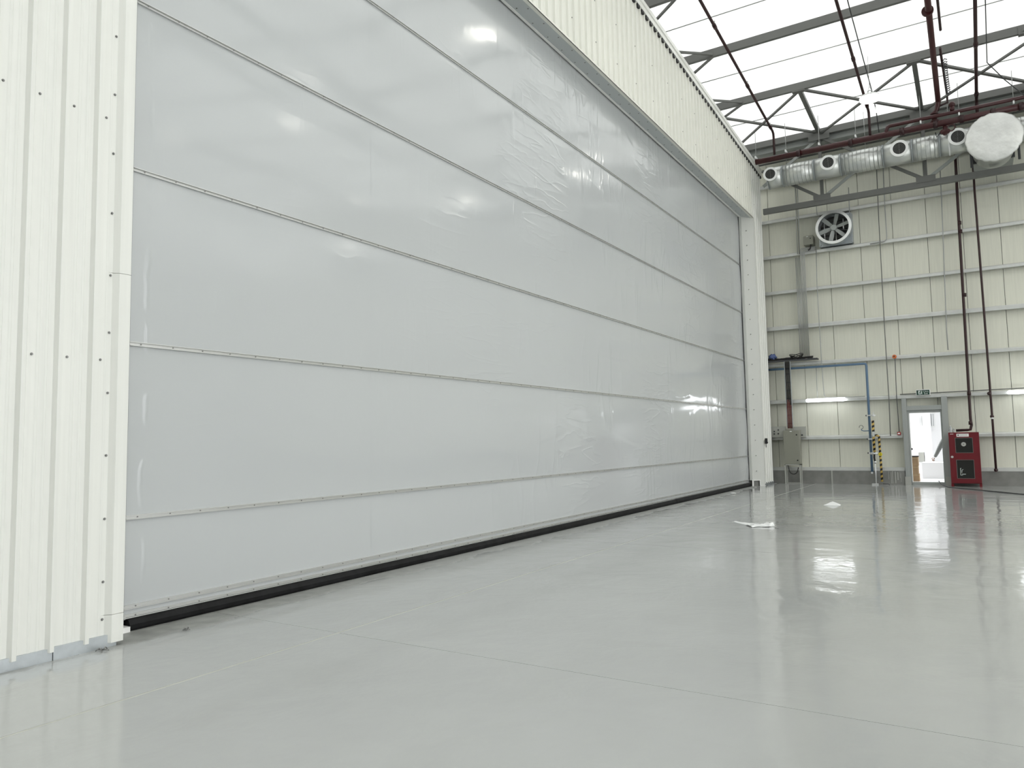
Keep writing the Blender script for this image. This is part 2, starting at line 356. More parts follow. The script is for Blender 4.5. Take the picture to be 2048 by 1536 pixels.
# soffit of the door header in two folded sheets, pale strip against the curtain
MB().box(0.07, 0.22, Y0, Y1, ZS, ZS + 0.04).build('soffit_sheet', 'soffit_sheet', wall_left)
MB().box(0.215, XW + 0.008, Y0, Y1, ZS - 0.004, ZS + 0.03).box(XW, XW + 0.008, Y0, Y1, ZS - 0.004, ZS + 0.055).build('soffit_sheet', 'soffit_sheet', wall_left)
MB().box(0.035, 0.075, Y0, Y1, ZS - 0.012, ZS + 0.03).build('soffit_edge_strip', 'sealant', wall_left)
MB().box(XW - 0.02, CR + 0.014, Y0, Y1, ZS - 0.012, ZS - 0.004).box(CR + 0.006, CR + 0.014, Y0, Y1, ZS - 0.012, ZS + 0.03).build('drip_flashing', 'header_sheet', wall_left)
# ridge-ward cap flashing following the roof slope, black blocks put the shade into the rib voids
q = MB()
for a, b_ in ((YB, YRIDGE), (YRIDGE, YE + 0.05)):
    pr = [(0, 0, -0.01), (0.055, 0, -0.01), (0.055, 0, 0.10), (0.075, 0, 0.115), (0.075, 0, 0.21), (-0.20, 0, 0.23), (-0.20, 0, 0.19), (0.045, 0, 0.17), (0.045, 0, 0.02), (0, 0, 0.02)]
    n = len(pr); e = 1e-4
    vs = [(XW - 0.002 + x, a, ztop(a + e) + z) for x, _, z in pr] + [(XW - 0.002 + x, b_, ztop(b_ - e if b_ <= YRIDGE else b_) + z) for x, _, z in pr]
    q.add(vs, [(k, (k + 1) % n, n + (k + 1) % n, n + k) for k in range(n)] + [tuple(range(n))[::-1], tuple(range(n, 2 * n))])
q.build('cap_flashing', 'white_sheet', wall_left)
q = MB(); k = -70
while True:
    a = 2.707 + k * P
    if a > YE - 0.2: break
    if a > YB:
        c = a + 0.064
        q.box(XW + 0.002, XW + 0.05, c + 0.02, c + P - 0.09, ztop(c + 0.1) - 0.07, ztop(c + 0.1) - 0.012)
    k += 1
stuff(q.build('void_shade', 'black', wall_left))
# unseen closing sheets, added to keep the door gap and header back dark
MB().box(-0.40, -0.36, Y0 - 0.6, Y1 + 0.4, 0, 11.2).build('backing_sheet', 'dark_grey', wall_left)
MB().box(-0.36, XW - 0.03, YB, Y0 - 0.025, 0.0, 0.05).build('inner_sill', 'dark_grey', wall_left)
MB().box(-0.42, -0.37, YB, YF + 0.1, 0, 8.6).build('outer_cladding', 'header_sheet', wall_left)
# screws near the camera
sc = MB().disc((0, 0, 0), (1, 0, 0), 0.010, 0.003, 10).tube([(0.003, 0, 0), (0.010, 0, 0)], 0.006, 6)
s0 = sc.build('screw', 'screw_metal', wall_left); smesh = s0.data
first = [True]
def screw(x, yy, z):
    if first[0]: s0.location = (x, yy, z); first[0] = False; return
    place('screw', smesh, wall_left, (x, yy, z))
k_ = (CAM.x - XW) / (CAM.x - 0.38)
for zz in (2.115, 3.97):
    for yy in (2.31, 2.545, 2.78, 3.018): screw(XW, yy * k_, 1.45 + (zz - 1.45) * k_)
for zz in (4.64, 4.173, 3.706, 3.24, 2.76, 2.324, 1.87, 1.405, 0.94, 0.484, 0.215, 0.085): screw(XW + 0.006, 3.076 * k_, 1.45 + (zz - 1.45) * k_)
q = MB()
for i in range(int((Y1 - Y0) / 0.5)):
    yy = Y0 + 0.3 + i * 0.5
    q.disc((0.12, yy, ZS - 0.006), (0, 0, 1), 0.012, 0.01, 6).disc((0.27, yy + 0.1, ZS - 0.010), (0, 0, 1), 0.012, 0.01, 6)
for i in range(17): q.disc((0.20, 22.82 + 0.05, 0.45 + i * 0.46), (0.4, -1, 0), 0.014, 0.03, 6)
for i in range(22):
    for zz in (8.75, 9.55): q.disc((XW, edges[0] * 0 + 3.4 + i * 4 * P, zz), (1, 0, 0), 0.012, 0.008, 6)
stuff(q.build('small_screws', 'screw_metal', wall_left))

# ------------------------------------------------------------------ the curtain door
door1 = struct('door_1', 'huge pale grey fabric curtain door with horizontal metal battens and black floor seal', (0, Y0, 0))
ZB = [0.1117, 0.1827, 0.8968, 2.3144, 3.7855, 5.2552, 6.7358]
YA, YZ = 2.95, 22.9
def fabric(z0, z1, seed):
    ny = 120; nz = max(2, int((z1 - z0) / 0.12)); vs = []; fs = []
    for j in range(nz + 1):
        for i in range(ny + 1):
            u = i / ny; v = j / nz; yy = YA + (YZ - YA) * u; z = z0 + (z1 - z0) * v
            bul = math.sin(math.pi * v) * (0.012 + 0.010 * math.sin(yy * 0.55 + seed) + 0.004 * math.sin(yy * 1.7 + 2 * seed))
            vs.append((bul * min(1, (z1 - z0)), yy, z))
    for j in range(nz):
        for i in range(ny): a = j * (ny + 1) + i; fs.append((a, a + 1, a + ny + 2, a + ny + 1))
    return MB().add(vs, fs, True).build('fabric_panel', 'curtain_fabric', door1)
zz = [0.085] + ZB[1:] + [ZS + 0.2]
for i in range(len(zz) - 1): fabric(zz[i], zz[i + 1], i * 1.3)
for z in ZB:   # C-section batten: two lips and a recessed web
    h_ = 0.017
    pr = [(0.0, 0, -h_), (0.022, 0, -h_), (0.022, 0, -h_ + 0.006), (0.006, 0, -h_ + 0.007), (0.006, 0, h_ - 0.007), (0.022, 0, h_ - 0.006), (0.022, 0, h_), (0.0, 0, h_)]
    bt = MB().prism(pr, (-0.001, 3.457, z), (-0.001, 22.69, z)).build('batten', 'batten_metal', door1)
    q = MB()
    for i in range(66): q.disc((0.006, 3.56 + i * 0.29, z), (1, 0, 0), 0.006, 0.004, 6)
    stuff(q.build('batten_screws', 'screw_metal', bt))
for yy in (6.33, 9.14, 11.9, 14.68, 17.46, 20.2):
    for a, b_, sd in [(zz[i], zz[i + 1], i * 1.3) for i in range(1, len(zz) - 1)]:
        vs = []; n = 16
        for j in range(n + 1):
            v = j / n; bul = math.sin(math.pi * v) * (0.012 + 0.010 * math.sin(yy * 0.55 + sd) + 0.004 * math.sin(yy * 1.7 + 2 * sd)) * min(1, b_ - a)
            vs += [(bul + 0.0012, yy - 0.006, a + (b_ - a) * v), (bul + 0.0012, yy + 0.006, a + (b_ - a) * v)]
        MB().add(vs, [(2 * j, 2 * j + 1, 2 * j + 3, 2 * j + 2) for j in range(n)]).build('weld_seam', 'curtain_fabric', door1)
# floor seal: black rubber bulb in three lengths
for a, b_, dx in ((3.48, 9.3, 0), (9.302, 16.2, 0.002), (16.202, 22.69, 0.008)):
    pr = [(-0.08, 0, 0.0), (0.045, 0, 0.0), (0.065, 0, 0.02), (0.068, 0, 0.05), (0.045, 0, 0.085), (0.0, 0, 0.105), (-0.08, 0, 0.105)]
    MB().prism([(x + dx, 0, z) for x, _, z in pr], (0, a, 0), (0, b_, 0)).build('floor_seal', 'rubber', door1)
MB().box(-0.1, 0.075, 3.30, 3.478, 0.0, 0.042).build('seal_end_cap', 'sealant', door1)
MB().box(0.002, 0.02, YA, 3.455, 0.06, ZS).build('edge_strip', 'black', door1)  # black strip filling the gap line at the curtain edge
MB().box(0.0, 0.03, 22.685, 22.70, 0.1, ZS).build('edge_strip', 'dark_grey', door1)

# ------------------------------------------------------------------ far wall
wall_far = struct('wall_far', 'cream insulated wall panels behind galvanised girts with a low concrete base', (0, YF, 0))
DX0, DX1, DZ0, DZ1 = 4.21, 5.01, 0.085, 2.085
px = [-0.44 + 0.9 * k for k in range(0, 11)]
zt = zroof(YF)
for a, b_ in zip(px, px[1:]):
    a += 0.006; b2 = b_ - 0.006
    q = MB()
    if b2 < DX0 or a > DX1: q.box(a, b2, YF, YF + 0.08, 0.02, zt)
    else:
        if a < DX0: q.box(a, DX0, YF, YF + 0.08, 0.02, zt)
        if b2 > DX1: q.box(max(DX1, a), b2, YF, YF + 0.08, 0.02, zt)
        q.box(max(a, DX0), min(b2, DX1), YF, YF + 0.08, DZ1, zt)
    q.build('wall_panel', 'wall_panel', wall_far)
MB().box(px[-1] + 0.003, XR, YF, YF + 0.08, 0.02, zt).build('wall_panel', 'wall_panel', wall_far)
MB().box(-0.5, DX0 - 0.05, YF + 0.08, YF + 0.16, 0.0, zt).box(DX1 + 0.05, XR, YF + 0.08, YF + 0.16, 0, zt).box(DX0 - 0.05, DX1 + 0.05, YF + 0.08, YF + 0.16, DZ1 + 0.05, zt).build('backing_sheet', 'dark_grey', wall_far)
GZ = [1.3629, 2.5167, 3.7058, 4.8776, 6.0487, 7.2224, 8.4026, 9.58]
for i, z in enumerate(GZ):
    hh_ = 0.15 if i == 3 else 0.125
    spans = [(-0.4, 12.0)]
    if i == 0: spans = [(-0.4, 4.02), (5.24, 12.0)]
    for a, b_ in spans:
        pr = [(0, 0.2, 0), (0, 0, 0), (0, 0, 0.022), (0, 0.004, 0.022), (0, 0.004, 0.006), (0, 0.196, 0.006), (0, 0.196, hh_), (0, 0.2, hh_)]
        pr = [(0, 0.0, 0.0), (0, 0.0, hh_ * 0.62), (0, 0.012, hh_ * 0.80), (0, 0.2, hh_), (0, 0.2, hh_ - 0.01), (0, 0.018, hh_ * 0.74), (0, 0.008, hh_ * 0.6), (0, 0.008, 0.008), (0, 0.10, 0.008), (0, 0.10, 0.0)]
        MB().prism(pr, (a, 24.58, z), (b_, 24.58, z)).build('girt', 'girt_steel', wall_far)
MB().box(-0.4, 4.03, 24.55, YF, 0.40, 0.44).box(-0.4, 4.03, 24.60, YF, 0.44, 0.50).build('base_rail', 'girt_steel', wall_far)
MB().box(5.22, 12, 24.55, YF, 0.40, 0.44).box(5.22, 12, 24.60, YF, 0.44, 0.50).build('base_rail', 'girt_steel', wall_far)
for a, b_ in ((-0.4, 2.02), (2.06, 4.03), (5.22, 8.0), (8.02, 12.0)):
    MB().box(a, b_, 24.52, YF + 0.05, 0.0, 0.40).build('base_block', 'concrete', wall_far)
MB().box(2.02, 2.06, 24.505, YF, 0.0, 0.40).build('base_post', 'plate_grey', wall_far)
MB().box(12.0, XR, 24.52, YF + 0.05, 0.0, 0.40).build('base_block', 'concrete', wall_far)
# lime runs on the base block next to the doorway
q = MB()
for i in range(7):
    x = 3.60 + i * 0.055 + random.uniform(-0.02, 0.02); q.box(x, x + random.uniform(0.006, 0.03), 24.517, 24.521, random.uniform(0.02, 0.22), 0.40 - random.uniform(0, 0.08))
stuff(q.build('lime_runs', 'plate_grey', wall_far))

# the other, unseen sides of the hall; opposite gable opening added to light the door wall
q = MB().box(-0.5, XR, YB - 0.1, YB, 0, zroof(YB)); q.build('wall_back', 'back_sheet'); tag(bpy.data.objects['wall_back'], 'dark toned unseen wall opposite the panelled wall', None, kind='structure')  # unseen wall, coloured dark to cut its bounce onto the panelled wall
q = MB().box(XR, XR + 0.15, YB, -12, 0, zroof(YB) + 0.3).box(XR, XR + 0.15, 17, YF, 0, zroof(YF)).box(XR, XR + 0.15, -12, 17, 9.8, zroof(17)); q.build('wall_right', 'white_sheet')
tag(bpy.data.objects['wall_right'], 'off white unseen gable with a wide opening added for daylight', None, kind='structure')

# ------------------------------------------------------------------ personnel doorway
door2 = struct('door_2', 'open personnel doorway with grey steel posts in the panelled wall', (4.6, 24.6, 0))
for a, b_ in ((4.045, 4.165), (5.055, 5.205)):
    MB().box(a, b_, 24.48, YF, 0.0, 2.53).build('door_post', 'grey_post', door2, bevel=0.004)
MB().box(4.165, 5.055, 24.50, YF, 2.16, 2.29).build('lintel', 'grey_post', door2, bevel=0.004)
MB().box(4.165, DX0, 24.56, 24.80, 0.0, 2.16).build('door_jamb', 'grey_post', door2, bevel=0.003)
MB().box(DX1, 5.055, 24.56, 24.80, 0.0, 2.16).build('door_jamb', 'grey_post', door2, bevel=0.003)
MB().box(DX0, DX1, 24.56, 24.80, DZ1, 2.16).build('head_jamb', 'grey_post', door2, bevel=0.003)
MB().box(DX0, DX1, 24.54, 24.90, 0.0, DZ0 - 0.012).build('sill', 'grey_post', door2)
MB().box(DX0, DX1, 24.545, 24.90, DZ0 - 0.012, DZ0).build('threshold', 'alu', door2)
MB().box(4.03, 4.17, 24.46, 24.60, 0.0, 0.24).build('post_foot', 'plate_grey', door2)
MB().box(5.05, 5.215, 24.46, 24.60, 0.0, 0.24).build('post_foot', 'plate_grey', door2)
p = far(1823, 898, 24.85); MB().ball((DX0 + 0.0, 24.86, p.z), 0.035).build('door_knob', 'black', door2)

# ------------------------------------------------------------------ roof
ceiling = struct('ceiling', 'white translucent roof membrane over grey steel purlins', (0, 0, 11))
for a, b_, n in ((YB, YRIDGE, 8), (YRIDGE, YF + 0.15, 10)):
    vs = []; fs = []
    for i in range(n + 1):
        yy = a + (b_ - a) * i / n; e = 1e-5 if i == 0 else -1e-5
        vs += [(-0.5, yy, zroof(yy + e if yy != YRIDGE else YRIDGE)), (XR + 0.2, yy, zroof(yy + e if yy != YRIDGE else YRIDGE))]
    for i in range(n): fs.append((2 * i, 2 * i + 1, 2 * i + 3, 2 * i + 2))
    MB().add(vs, fs).build('roof_membrane', 'roof_membrane', ceiling)
q = MB()
for a, b_ in ((YB, YRIDGE), (YRIDGE, YF + 0.1)): q.add([(-0.48, a, 8.4), (-0.48, b_, 8.4), (-0.48, b_, zroof(b_)), (-0.48, a, zroof(a))], [(0, 1, 2, 3)])
q.build('gable_membrane', 'roof_membrane', ceiling)
PY = [-12, -9.3, -6.6, -3.9, -1.2, 1.5, 4.4, 7.1, 9.8, 12.45, 15.1, 17.74, 20.46]
for yy in PY:
    z = zpur(yy)
    pr = [(0, -0.045, 0.0), (0, 0.045, 0.0), (0, 0.045, 0.008), (0, -0.036, 0.008), (0, -0.036, 0.192), (0, 0.045, 0.192), (0, 0.045, 0.20), (0, -0.045, 0.20)]
    MB().prism(pr, (-0.45, yy, z), (XR, yy, z)).build('purlin', 'grey_paint', ceiling)
for yy in [7.1 + 1.35, 9.8 + 1.32, 12.45 + 1.32, 16.42, 19.1, 21.95]:
    MB().tube([(-0.45, yy, zroof(yy) - 0.02), (XR, yy, zroof(yy) - 0.02)], 0.012, 6).build('tension_cable', 'conduit', ceiling)
# stays between purlin ends and the gable, and at the next frame
for yy in PY[-5:]:
    z = zpur(yy) + 0.05
    for s in (-1, 1): MB().bar((0.85, yy + 0.05 * s, z), (0.10, yy + 0.62 * s, z - SL * 0.62 * s), 0.05, 0.05).build('purlin_stay', 'grey_paint', ceiling)
    for s in (-1, 1): MB().bar((7.30, yy + 0.05 * s, z), (8.00, yy + 0.55 * s, z - SL * 0.55 * s), 0.05, 0.05).build('purlin_stay', 'grey_paint', ceiling)
    MB().box(7.22, 7.34, yy - 0.07, yy + 0.07, z - 0.08, z + 0.12).build('stay_plate', 'grey_paint', ceiling)
for x in (8.2, 16.2, 24.2):
    q = MB()
    for a, b_ in ((YB, YRIDGE), (YRIDGE, 24.2)): q.bar((x, a, zroof(a) - 0.42), (x, b_, zroof(b_) - 0.42), 0.18, 0.42)
    q.build('rafter', 'grey_paint', ceiling)

# eave lattice: eave beam, bottom chord, uprights, crossed diagonals
YT = 23.5
truss = thing('eave_truss', 'grey steel lattice truss along the panelled wall under the roof edge', 'truss', (4, YT, 8.4))
ze = zroof(YT)
pr = [(0, -0.10, -0.20), (0, -0.10, 0.0), (0, 0.10, 0.0), (0, 0.10, -0.34), (0, -0.02, -0.34), (0, -0.02, -0.32), (0, 0.085, -0.32), (0, 0.085, -0.02), (0, -0.085, -0.02), (0, -0.085, -0.20)]
MB().prism([(0, -0.08, -0.21), (0, -0.08, -0.02), (0, 0.08, -0.02), (0, 0.08, -0.21)], (-0.4, YT, ze), (20, YT, ze)).build('eave_beam', 'grey_paint', truss)
MB().prism([(0, 0.12, -0.36), (0, 0.12, -0.05), (0, 0.32, -0.05), (0, 0.32, -0.36)], (-0.4, YT, ze), (20, YT, ze)).build('eave_gutter', 'grey_post', truss)
MB().tube([(-0.4, YT + 0.7, ze - 0.50), (20, YT + 0.7, ze - 0.50)], 0.03, 6).build('eave_rail', 'grey_paint', truss)
MB().box(-0.4, 20, YT + 0.10, YF, ze - 0.16, ze - 0.13).build('eave_soffit', 'grey_post', truss)
zc = 8.40
MB().box(0.60, 20, YT - 0.06, YT + 0.06, zc, zc + 0.17).build('bottom_chord', 'grey_paint', truss)
nodes = [-0.40, 2.33, 5.06, 7.79, 10.5]
for i, x in enumerate(nodes):
    if i in (1, 2, 3):
        MB().box(x - 0.045, x + 0.045, YT - 0.03, YT + 0.06, zc + 0.17, ze - 0.21).build('upright', 'grey_paint', truss)
        MB().box(x - 0.30, x + 0.30, YT - 0.085, YT - 0.07, ze - 0.36, ze - 0.05).build('gusset', 'grey_paint', truss)
        MB().box(x - 0.24, x + 0.24, YT - 0.075, YT - 0.055, zc + 0.12, zc + 0.30).build('gusset', 'grey_paint', truss)
        MB().bar((x, 20.52, zpur(20.5) + 0.10), (x, YT, ze - 0.10), 0.11, 0.10).build('roof_tie', 'grey_paint', truss)
        MB().box(x - 0.16, x + 0.16, 20.42, 20.56, zpur(20.5) - 0.03, zpur(20.5)).build('tie_plate', 'grey_paint', truss)
for a, b_ in zip(nodes, nodes[1:]):
    w = 0.055
    s_ = max(a, 0.62); t_ = (s_ - a) / (b_ - a)
    zt_, zb_ = ze - 0.25, zc + 0.2
    # diagonal from top left to bottom right, and bottom left to top right (on the vertical face)
    if a != 5.06: MB().bar((s_, YT - 0.02, zt_ + (zb_ - zt_) * t_), (b_, YT - 0.02, zb_), w, w + 0.03).build('diagonal', 'grey_paint', truss)
    f_ = 0.45 if a == 5.06 else 1.0     # this bay's rising member stops at the plenum box
    e_ = s_ + (b_ - s_) * f_; z0_ = zb_ + (zt_ - zb_) * t_
    MB().bar((s_, YT + 0.04, z0_), (e_, YT + 0.04, z0_ + (zt_ - z0_) * f_), w, w + 0.03).build('diagonal', 'grey_post', truss)
    # crossed members in the roof plane
    p0, p1 = zpur(20.5) + 0.06, ze - 0.12
    MB().bar((a, 20.5, p0), (b_, YT, p1), 0.08, 0.05).build('roof_diagonal', 'grey_paint', truss)
    MB().bar((a, YT, p1 - 0.06), (b_, 20.5, p0 - 0.06), 0.06, 0.05).build('roof_diagonal', 'grey_paint', truss)

# ------------------------------------------------------------------ fire pipes
def roofp(px_, py_, off):
    d = ray(px_, py_); a = 10.885 + SL * 17.74 + off; t = (a - CAM.z) / (d.z + SL * d.y); return CAM + d * t
def sprinkler(label, pa, pb, zend, r):
    a = roofp(*pa, -0.06 - r); b_ = roofp(*pb, -0.06 - r); dirn = (b_ - a).normalized()
    start = b_ - dirn * 14.0; drop = b_.z - zend
    t = thing('sprinkler_pipe', label, 'pipe', b_)
    MB().tube([start, b_ - dirn * 0.08, b_ + dirn * 0.03 - Vector((0, 0, 0.04)), b_ + dirn * 0.05 - Vector((0, 0, 0.14)), b_ + dirn * 0.05 - Vector((0, 0, drop))], r, 10).build('pipe_run', 'red_pipe_dark' if r < 0.05 else 'red_pipe', t)
    for d_ in (0.35, 3.0, 6.0):
        c = b_ - dirn * d_; MB().tube([c - dirn * 0.07, c + dirn * 0.07], r * 1.35, 10).build('coupling', 'red_pipe_dark', t)
        MB().box(c.x - 0.012, c.x + 0.012, c.y - 0.012, c.y + 0.012, c.z + r, c.z + 0.10 + r).build('pipe_hanger', 'conduit', t)
    return b_ + dirn * 0.05
e1 = sprinkler('thin dark red sprinkler pipe under the purlins closest to the ribbed gable', (1400, 0), (1546, 264), 9.845, 0.035)
e2 = sprinkler('thin dark red sprinkler pipe passing behind the round hanging lamp', (1672, 0), (1737, 222), 9.845, 0.035)
e4 = sprinkler('straight dark red sprinkler pipe dropping onto the main above the round duct cap', (1950, 0), (1953, 200), 10.03, 0.04)
YM = 22.5
a = far(1510, 328, YM); b_ = far(2048, 212, YM); zm = 9.76
main = thing('sprinkler_main', 'horizontal dark red fire main running above the round silver duct', 'pipe', (0.66, YM, zm))
MB().tube([(0.66, YM, zm), (9.5, YM, zm)], 0.085, 14).build('pipe_run', 'red_pipe', main)
xb = far(1773, 268, YM).x
zb2 = zm + 0.22
MB().tube([(xb, YM - 0.02, zm), (xb, YM - 0.02, zm + 0.12), (xb + 0.03, YM - 0.02, zb2 - 0.03), (xb + 0.09, YM - 0.02, zb2), (9.5, YM - 0.02, zb2)], 0.05, 10).build('branch_pipe', 'red_pipe', main)
for x in (1.9, 3.3, 4.6, 5.4, 6.0, 6.7, 7.3):
    MB().tube([(x - 0.05, YM, zm), (x + 0.05, YM, zm)], 0.105, 14).build('coupling', 'red_pipe_dark', main)
for pxx in (1508, 1572, 1639, 1713, 1845, 1923, 2034):
    x = max(0.68, far(pxx, 300, YM).x)
    MB().tube([(x, YM, zm + 0.05), (x, YM, zroof(YM) - 0.05)], 0.009, 6).build('hanger_rod', 'conduit', main)
    MB().box(x - 0.018, x + 0.018, YM - 0.1, YM + 0.1, zm + 0.085, zm + 0.16).build('rod_nut', 'white_paint', main)
# thick riser with elbows feeding the main, with a thin pipe and a chain beside it
a = roofp(1855, 0, -0.16); b_ = roofp(1876, 200, -0.16); d = (b_ - a).normalized(); st = b_ - d * 12
riser = thing('fire_riser', 'thick dark red fire pipe with flange and double bend above the main', 'pipe', b_)
v0 = far(1868, 225, YM + 0.1)
MB().tube([st, b_ - d * 0.1, b_ - Vector((0, 0, 0.05)), b_ + Vector((-0.02, 0, -0.15)), v0 + Vector((0.06, 0, 0.05)), v0 + Vector((0, 0, -0.02)), (v0.x, YM + 0.1, zm + 0.09)], 0.065, 12).build('pipe_run', 'red_pipe', riser)
c = roofp(1855, 22, -0.16); MB().tube([c - d * 0.03, c + d * 0.03], 0.12, 14).build('flange', 'red_pipe', riser)
MB().tube([(v0.x, YM + 0.1, v0.z - 0.28), (v0.x, YM + 0.1, v0.z - 0.22)], 0.11, 12).build('flange', 'red_pipe', riser)
MB().tube([(v0.x, YM + 0.1, v0.z - 0.06), (v0.x, YM + 0.1, v0.z - 0.02)], 0.10, 12).build('flange', 'red_pipe', riser)
p1 = roofp(1875, 0, -0.1); p2 = roofp(1881, 60, -0.1)
MB().tube([p1 - (p2 - p1).normalized() * 9, p2], 0.03, 8).build('stub_pipe', 'red_pipe_dark', None); tag(bpy.data.objects['stub_pipe'], 'short dark capped pipe end beside the thick fire riser', 'pipe')
p3 = roofp(1880, 96, -0.1); p4 = far(1894, 190, 22.9); p5 = far(1895, 205, 22.9); p6 = far(1878, 212, 22.75)
MB().tube([p3, p4, p5, p6], 0.028, 8).build('test_pipe', 'red_pipe_dark', None); tag(bpy.data.objects['test_pipe'], 'thin dark pipe bending into the foot of the thick fire riser', 'pipe')
p3 = Vector((p3.x, p3.y, p3.z)); pts = []
pa, pb_ = roofp(1889, 120, -0.12), roofp(1897, 188, -0.14)
for i in range(60):
    t = i / 59; c = pa.lerp(pb_, t); pts.append(c + Vector((math.cos(i * 1.6) * 0.05, 0, math.sin(i * 1.6) * 0.05)))
MB().tube(pts, 0.012, 5).build('coiled_cable', 'dark_grey', None); tag(bpy.data.objects['coiled_cable'], 'coiled grey cable strung beside the thick fire riser', 'cable')
# sprinkler valve head standing up behind the branch
xv = far(1905, 230, YM).x
vt = thing('valve_head', 'small round-topped red valve standing on the fire main', 'valve', (xv, YM, zb2))
MB().tube([(xv, YM - 0.02, zb2 + 0.05), (xv, YM - 0.02, zb2 + 0.16)], [0.05, 0.06], 10).build('valve_body', 'red_pipe', vt)
MB().ball((xv, YM - 0.02, zb2 + 0.22), 0.08).build('valve_dome', 'red_pipe', vt)
xv = far(1890, 262, YM).x
vt = thing('alarm_valve', 'red wheel valve hanging under the fire main', 'valve', (xv, YM, zm - 0.35))
MB().tube([(xv, YM, zm - 0.10), (xv, YM, zm - 0.34)], 0.05, 10).build('valve_stem', 'red_pipe', vt)
MB().ball((xv, YM, zm - 0.25), 0.10, sq=(1.3, 0.8, 0.8)).build('valve_body', 'red_pipe', vt)
pts = [(xv + 0.14 + 0.09 * math.cos(2 * math.pi * i / 16), YM - 0.12, zm - 0.22 + 0.09 * math.sin(2 * math.pi * i / 16)) for i in range(17)]
MB().tube(pts, 0.014, 6).build('hand_wheel', 'red_pipe', vt)
MB().tube([(xv - 0.1, YM, zm - 0.25), (xv - 0.2, YM, zm - 0.35), (xv - 0.22, YM, zm - 0.22)], 0.015, 6).build('lever', 'black', vt)
# wall drops
def cab(name, label, catg, pts, r, m_, group=None, n=7):
    o = MB().tube(pts, r, n).build(name, m_); return tag(o, label, catg, group)
YP = 24.36
cabA = thing('hydrant_pipe', 'dark red pipe coming down the wall to the red fire cabinet', 'pipe', far(1942, 858, YP))
MB().tube([far(1910, 300, YP), far(1914, 380, YP), far(1941, 838, YP), far(1943, 850, YP), far(1941, 859, YP), far(1934, 860, YP), far(1912, 861, YP)], 0.038, 10).build('pipe_run', 'red_pipe_dark', cabA)
for q_ in ((1919, 446), (1921, 463), (1929, 590), (1938, 787), (1941, 846)):
    c = far(*q_, YP); MB().tube([c - Vector((0, 0, 0.05)), c + Vector((0, 0, 0.05))], 0.05, 10).build('coupling', 'red_pipe_dark', cabA)
drn = thing('drain_pipe', 'dark red pipe running down the wall beyond the red fire cabinet', 'pipe', far(1993, 938, YP))
MB().tube([far(1944, 300, YP), far(1949, 380, YP), far(1984, 828, YP), far(1992, 938, YP)], 0.03, 10).build('pipe_run', 'red_pipe_dark', drn)
for q_ in ((1978, 787), (1984, 833), (1992, 940)):
    c = far(*q_, YP); MB().ball(c, 0.05).build('pipe_joint', 'red_pipe_dark', drn)
c = far(1984.5, 836.5, YP - 0.01); MB().tube([c - Vector((0, 0, 0.02)), c + Vector((0, 0, 0.02))], 0.034, 10).build('white_band', 'white_paint', drn)

# ------------------------------------------------------------------ air duct
YD = 22.95
def dz(pxx, pyy): return far(pxx, pyy, YD)
zd = dz(1660, 334).z; RD = 0.315
duct = thing('air_duct', 'round galvanised spiral ventilation duct running along the wall truss', 'duct', (0.9, YD, zd))
xa = dz(1546, 350).x - 0.12; nz = [dz(1546, 350).x, dz(1660, 329).x, dz(1800, 301).x, dz(1915, 278).x]
xcap = far(1988, 285, 22.4).x; xend = 9.5
segs = []
prev = xa
for x in nz:
    if x - 0.42 - prev > 0.1: segs.append((prev, x - 0.42, True))
    segs.append((max(xa, x - 0.42), x + 0.30, False)); prev = x + 0.30
segs.append((prev, xend, True))
for a, b_, ribbed in segs:
    pts = [(a, YD, zd), (b_, YD, zd)]
    o = MB().tube(pts, RD, 40).build('duct_section', 'duct_metal', duct)
    MB().ring((a - 0.008, YD, zd), (1, 0, 0), RD - 0.01, RD + 0.012, 0.016, 40).build('section_flange', 'galvanised', o)
    if ribbed:
        n = int((b_ - a) / 0.11)
        for i in range(1, n): MB().ring((a + i * (b_ - a) / n - 0.006, YD, zd), (1, 0, 0), RD - 0.008, RD + 0.009, 0.012, 40).build('spiral_seam', 'grey_post', o)
for x, r_ in zip(nz, (0.205, 0.215, 0.225, 0.225)):
    c = Vector((x, YD - RD + 0.04, zd + 0.02)); ax = Vector((0.05, -1, -0.12)).normalized()
    nzl = MB().tube([c, c + ax * 0.13], r_ * 0.93, 32).build('nozzle', 'duct_metal', duct)
    f_ = c + ax * 0.13
    MB().ring(f_ - ax * 0.02, ax, r_ * 0.70, r_, 0.035, 36).build('nozzle_rim', 'white_paint', nzl)
    MB().disc(f_, ax, r_ * 0.72, 0.004, 32).build('nozzle_throat', 'black', nzl)
    q = MB()
    for k in range(1, 5): q.ring(f_ + ax * 0.004, ax, r_ * (0.14 * k) - 0.003, r_ * (0.14 * k) + 0.003, 0.006, 28)
    sd = ax.cross(Vector((1, 0, 0))).normalized(); q.bar(f_ + ax * 0.01 - sd * r_ * 0.7, f_ + ax * 0.01 + sd * r_ * 0.7, 0.008, 0.012)
    stuff(q.build('nozzle_vanes', 'grey_paint', nzl))
# plenum drum with foil covered end, and its box at the wall
zc_ = far(1988, 273, 22.35).z; xc_ = far(1988, 273, 22.35).x; RC = 0.62
drum = MB().tube([(xc_, 22.38, zc_), (xc_, 22.75, zc_), (xc_, 23.1, zc_ + 0.02), (xc_, 23.62, zc_ + 0.03)], [RC * 0.98, RC * 0.90, RC * 0.78, RC * 0.76], 48, cap=False).build('plenum_drum', 'duct_metal', duct)
